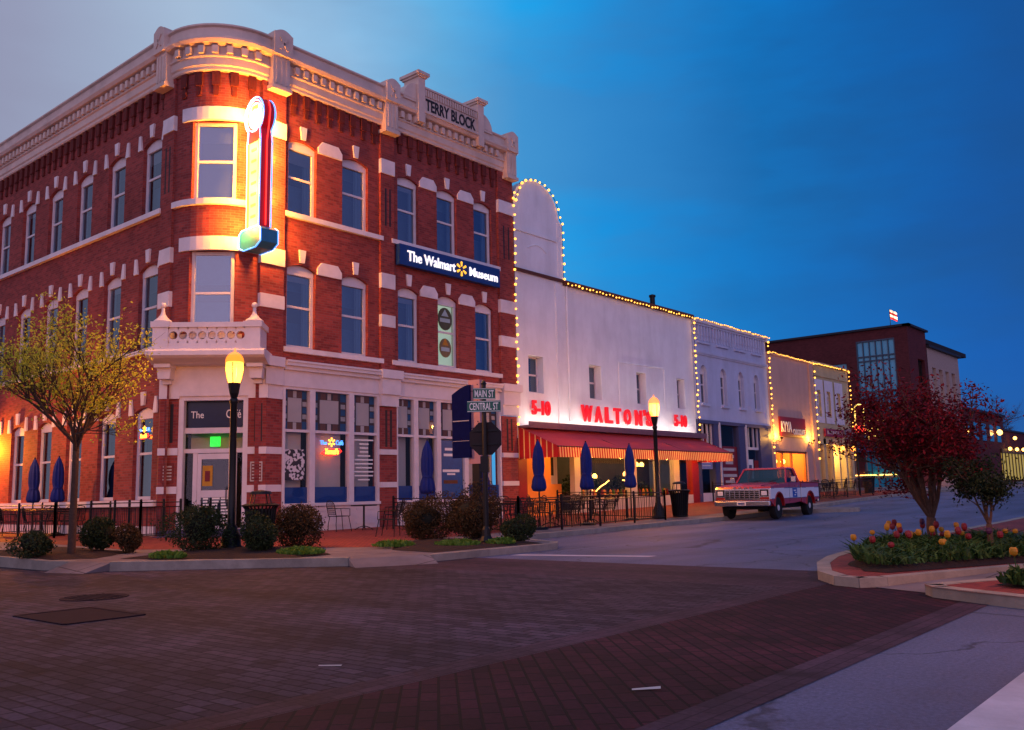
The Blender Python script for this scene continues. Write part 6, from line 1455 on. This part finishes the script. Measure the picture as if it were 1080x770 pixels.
# ---------------------------------------------------------------- far block beyond the side street
MY = 80.0; MX0, MX1 = -48, -23.26; MZ = 14.6
fM = lambda u, d, z: (u, MY - d, z); fE = lambda u, d, z: (MX1 + d, u, z)
mod = thing('office_building', 'large dark brick modern building with a glazed corner bay', 'building', (-30, MY, 1))
mb = MB(fM); mb.wall(MX0, -27.6, .8, MZ, [(-31.0, -28.6, 10.6, 11.9), (-37, -34, 10.6, 11.9)], .3); mb.wall(-27.6, MX1, 13.7, MZ); mb.wall(-24.4, MX1, .8, 13.7); mb.fn = fE; mb.wall(MY, 85.2, .8, MZ, [(82.4, 84.4, 9.6, 12.0)], .3); mb.build('wall', brick_far, mod, recalc=False)
mb = MB(fM); mb.box(MX0, MX1 + .25, -.3, .25, MZ, MZ + .18); mb.fn = fE; mb.box(MY - .25, 85.3, -.3, .25, MZ, MZ + .18); mb.build('roof_edge', M('roof_edge_dark', '1a1a26', .6), mod)
mb = MB(fM)
nx_ = 6; X0, X1 = -27.6, -24.4
mb.poly([(X0, -.1, .9), (X1, -.1, .9), (X1, -.1, 13.7), (X0, -.1, 13.7)]); gl_ = mb.build('glazing', M('glazing_sky_tint', '2f9cba', .06, var=.25, ns=.5, spec=.8), mod, recalc=False)  # teal of the reflected sky is painted into the base colour
mb = MB(fM)
for i in range(nx_ + 1): u = X0 + (X1 - X0) * i / nx_; mb.box(u - .04, u + .04, -.1, .03, .9, 13.7)
for z in (13.65, 12.3, 11.9, 9.2, 8.7, 7.2, 5.2, 4.8): mb.box(X0, X1, -.1, .035, z - .06, z + .06)
mb.build('mullion', M('mullion_grey', '3a4a5c', .5), gl_)
for a, b in ((-31.0, -28.6), (-37, -34)):
    mb = MB(fM); mb.poly([(a, -.2, 10.6), (b, -.2, 10.6), (b, -.2, 11.9), (a, -.2, 11.9)]); mb.build('window', MATS['glazing_sky_tint'], mod, recalc=False)
mb = MB(); mb.box(MX0, MX1 - .3, MY + .4, 100, 13.8, 14.2); mb.box(MX0, MX1 - .4, MY + .5, MY + .6, .8, 13.8); mb.build('roof', room, mod)
mb = MB(fM); mb.prism([(-30.5, 4.0), (-24.2, 4.0), (-24.2, 4.7), (-30.5, 4.7)], 0, .9); mb.build('entrance_awning', M('awning_blue', '1f5a86', .7), mod)
mb = MB(fM)
for i in range(6): mb.box(-29.4 + i * .95, -29.34 + i * .95, 0, .08, 1.0, 4.0)
mb.box(-29.6, -24.3, 0, .06, 1.8, 1.9); mb.build('door_frame', M('door_grey', '8a7a74', .6), mod)
mb = MB(fM); mb.box(-29.4, -24.4, .05, .12, 2.0, 2.07); mb.build('light_strip', pend_glow, mod)
wing = thing('beige_wing', 'beige upper wing with tall dark windows beside the glazed brick building', 'building', (MX1, 89, 1))
mb = MB(fE); mb.wall(85.3, 95.5, .8, 13.3, [(86.5 + 2.1 * i, 87.7 + 2.1 * i, 8.6, 11.6) for i in range(4)], .4); mb.build('wall', M('beige_wall', 'a08e84', .8), wing, recalc=False)
mb = MB(fE); mb.box(85.2, 95.7, -.3, .3, 13.3, 13.5); mb.box(85.3, 95.5, -.6, -.45, 1, 13, m=1); mb.build('roof_edge', [MATS['roof_edge_dark'], dark], wing)
mb = MB(); mb.poly([(MX1, 95.5, .8), (MX1 - 20, 95.5, .8), (MX1 - 20, 95.5, 13.3), (MX1, 95.5, 13.3)]); mb.build('end_wall', MATS['beige_wall'], wing, recalc=False)
for i in range(4): mb = MB(fE); a = 86.5 + 2.1 * i; mb.poly([(a, -.3, 8.6), (a + 1.2, -.3, 8.6), (a + 1.2, -.3, 11.6), (a, -.3, 11.6)]); mb.build('window', MATS['glazing_sky_tint'], wing, recalc=False)
fl = thing('roof_flag', 'small lit flag on a pole above the brick office roof', 'flag', (-26.1, 85, 14.2)); fl.scale = (.72, .72, .9)
mb = MB(); mb.tube([(-26.1, 85, 14.2), (-26.1, 85, 17.5)], .04, 6); mb.build('pole', iron, fl)
mb = MB()
for i in range(6):
    a, b = i * .15, (i + 1) * .15
    for k in range(4): f_ = lambda t: .12 * math.sin(t * 7); mb.poly([(-26.1 + a, 85 + f_(a), 16.5 + .24 * k - a * .5), (-26.1 + b, 85 + f_(b), 16.5 + .24 * k - b * .5), (-26.1 + b, 85 + f_(b), 16.74 + .24 * k - b * .5), (-26.1 + a, 85 + f_(a), 16.74 + .24 * k - a * .5)], m=k % 2)
mb.build('cloth', [red_cloth, sign_white], fl, recalc=False)
l = bpy.data.objects.new('flag_light', bpy.data.lights.new('flag_light', 'SPOT')); COL.objects.link(l); l.parent = fl; l.location = (1.2, -1.6, .6); l.rotation_euler = Vector((-1.0, 1.6, 2.1)).to_track_quat('-Z', 'Y').to_euler(); l.data.energy = 900; l.data.spot_size = R(35); l.data.color = (1, .72, .42)
fb = thing('far_brick_block', 'low dark brick block with lit lamps at the end of the street', 'building', (-24, 108, 1))
f2 = lambda u, d, z: (-24 + d, u, z); f3 = lambda u, d, z: (u, 97 - d, z)
mb = MB(); mb.box(-44, -24, 97, 115.5, .8, 8.5); mb.box(-44.2, -23.7, 96.8, 115.7, 8.5, 8.75, m=1); mb.box(-44, -24.2, 115.6, 140, .8, 7.0); mb.box(-44, -24, 115.5, 140.2, 7.0, 7.2, m=1); mb.build('wall', [brick_far, MATS['roof_edge_dark']], fb)
for i in range(5):
    mb = MB(f2); u = 99 + i * 3.3; mb.box(u, u + 1.6, 0, .05, 5.6, 7.4); mb.build('window', MATS['glazing_sky_tint'], fb)
mb = MB(f2); mb.box(113.2, 126, .0, .06, 1.4, 4.4); mb.build('lit_shopfront', emit('shop_lit_yellow', (.55, .40, .06), .45), fb)
mb = MB(f2)
for i in range(9): mb.box(113.2 + 1.6 * i, 113.4 + 1.6 * i, .06, .14, 1.2, 4.5)
mb.box(113, 126.2, .06, .2, 4.4, 4.9); mb.build('shopfront_frame', wood, fb)
for i, (u, z) in enumerate(((97.8, 6.3), (111.2, 6.6), (115.5, 4.9), (119, 4.9), (122.5, 4.95), (118.5, 6.2))):
    q = f2(u, .5, z); t = thing('wall_lamp', ['bright wall lamp seen through the maple at the far block', 'bright wall lamp high on the far brick block', 'first warm lamp over the yellow lit far shopfront', 'second warm lamp over the yellow lit far shopfront', 'third warm lamp over the yellow lit far shopfront', 'dim lamp above the far shopfront roof'][i], 'lamp', q)
    mb = MB(); mb.ball(q, .2 if i > 1 else .3, 8, 6); mb.build('globe', pend_glow, t); mb = MB(); mb.tube([q, (-24, q[1], z + .2)], .03, 5); mb.build('arm', iron, t)
for i in range(5):
    tree('bare_tree', 'leafless tree rising behind the far brick block', (-27 - i * .8, 122 + i * 4.5, 1), 4.5, .16, 5, .5, 3.6, 50 + i, None, 0, 0, bark, depth=3, kids=(3, 4), group='bare trees behind the far block')
# distant dark tree belt and houses that close the street
tw = thing('red_tower_sign', 'tall lit sign with rounded neon outline past the cream building', 'sign', (-17.9, 50.7, S(-17.9, 50.7)))
mb = MB(); mb.tube([(-17.9, 50.7, .7), (-17.9, 50.7, 4.4)], .06, 8); mb.build('post', black, tw)
f5 = lambda u, d, z: (-17.6 + u, 50.7 - d, z)
mb = MB(f5); mb.prism([(-.22, 4.0), (.22, 4.0), (.22, 5.4)] + [(.22 * math.cos(t), 5.4 + .22 * math.sin(t)) for t in [math.pi * i / 8 for i in range(1, 8)]] + [(-.22, 5.4)], -.06, .06); mb.build('cabinet', signred, tw)
mb = MB(f5); mb.tube([(-.24, .07, 4.0), (-.24, .07, 5.4)] + [(.24 * math.cos(t), .07, 5.4 + .24 * math.sin(t)) for t in [math.pi * (1 - i / 8) for i in range(1, 8)]] + [(.24, .07, 5.4), (.24, .07, 4.0)], .035, 6); mb.build('neon_outline', emit('neon_amber', (1, .62, .12), 3), tw)
mb = MB(f5); mb.box(-.3, .3, .07, .1, 4.1, 4.5); mb.build('lit_panel', neon_r, tw)
mb = MB(f5)
for i in range(3): mb.box(.28, 1.3, 0, .06, 4.55 - .42 * i, 4.72 - .42 * i)
mb.build('lit_bars', MATS['neon_amber'], tw)

mb = MB(); mb.poly([(-3.25, 4.95, .012), (-3.12, 5.08, .014), (-3.14, 5.11, .022), (-3.27, 4.98, .014)]); tag(mb.build('paper_scrap', shade, recalc=False), 'small white scrap of paper lying on the red brick crosswalk', 'litter')
mb = MB(); mb.poly([(-5.6, 4.35, .012), (-5.45, 4.44, .014), (-5.46, 4.46, .018), (-5.62, 4.37, .014)]); tag(mb.build('paper_scrap', shade, recalc=False), 'thin grey scrap lying on the pavers at the crosswalk edge', 'litter')
mb = MB(fR)
mb.tube([(29.95, .05, 4.1), (29.95, .05, 9.75)], .045, 8)
for z in (4.6, 6.2, 7.8, 9.3): mb.box(29.88, 30.02, 0, .06, z, z + .04)
o = mb.build('downpipe', plaster, ws)
mb = MB(fR); mb.tube([(33.7, .03, 5.0), (33.7, .03, 6.9), (37.6, .03, 6.95), (37.6, .03, 5.0)], .016, 5); mb.build('conduit', plaster, ws)

sheet([(-1.0 + .2, 5.6), (1.6, 5.4), (1.7, 7.1), (-.7, 7.3)], G, .0042, 'road_patch', roadmat('patch_asphalt', '3c3c4a', .75, 40., .2))

rg = random.Random(8)
for i, (u, w) in enumerate(((31.9, .7), (33.2, .6), (35.4, .55))):
    mb = MB(fR); mb.tube([(u - w + 2 * w * k / 10, -.75 + .05 * math.sin(k), 1.2 + (.05 * k if i % 2 else .5 - .05 * k) + rg.uniform(-.03, .03)) for k in range(11)], .022, 5)
    tag(mb.build('light_garland', pend_glow), 'thin glowing gold garland inside the store window under the awning', 'garland', 'garlands in the store window')
for i, (u, h) in enumerate(((32.0, 1.0), (33.7, 1.15), (35.7, 1.0), (37.4, .9))):
    q = fR(u, -1.6, .45); t = thing('potted_plant', 'leafy dark plant standing inside the store window under the awning', 'plant', q, 0, 'plants in the store window')
    mb = MB(); mb.lathe([(.12, 0), (.18, .32), (.19, .36)], q, 10); mb.build('pot', wood, t)
    mb = MB()
    for k in range(420):
        a = rg.uniform(0, 6.28); r = rg.uniform(.05, .45) ; leafquad(mb, (q[0] + r * math.cos(a), q[1] + r * math.sin(a) * 1.3, q[2] + .4 + h * rg.random() * (1.2 - r)), .16, rg)
    mb.build('foliage', leaf_pine, t, recalc=False)
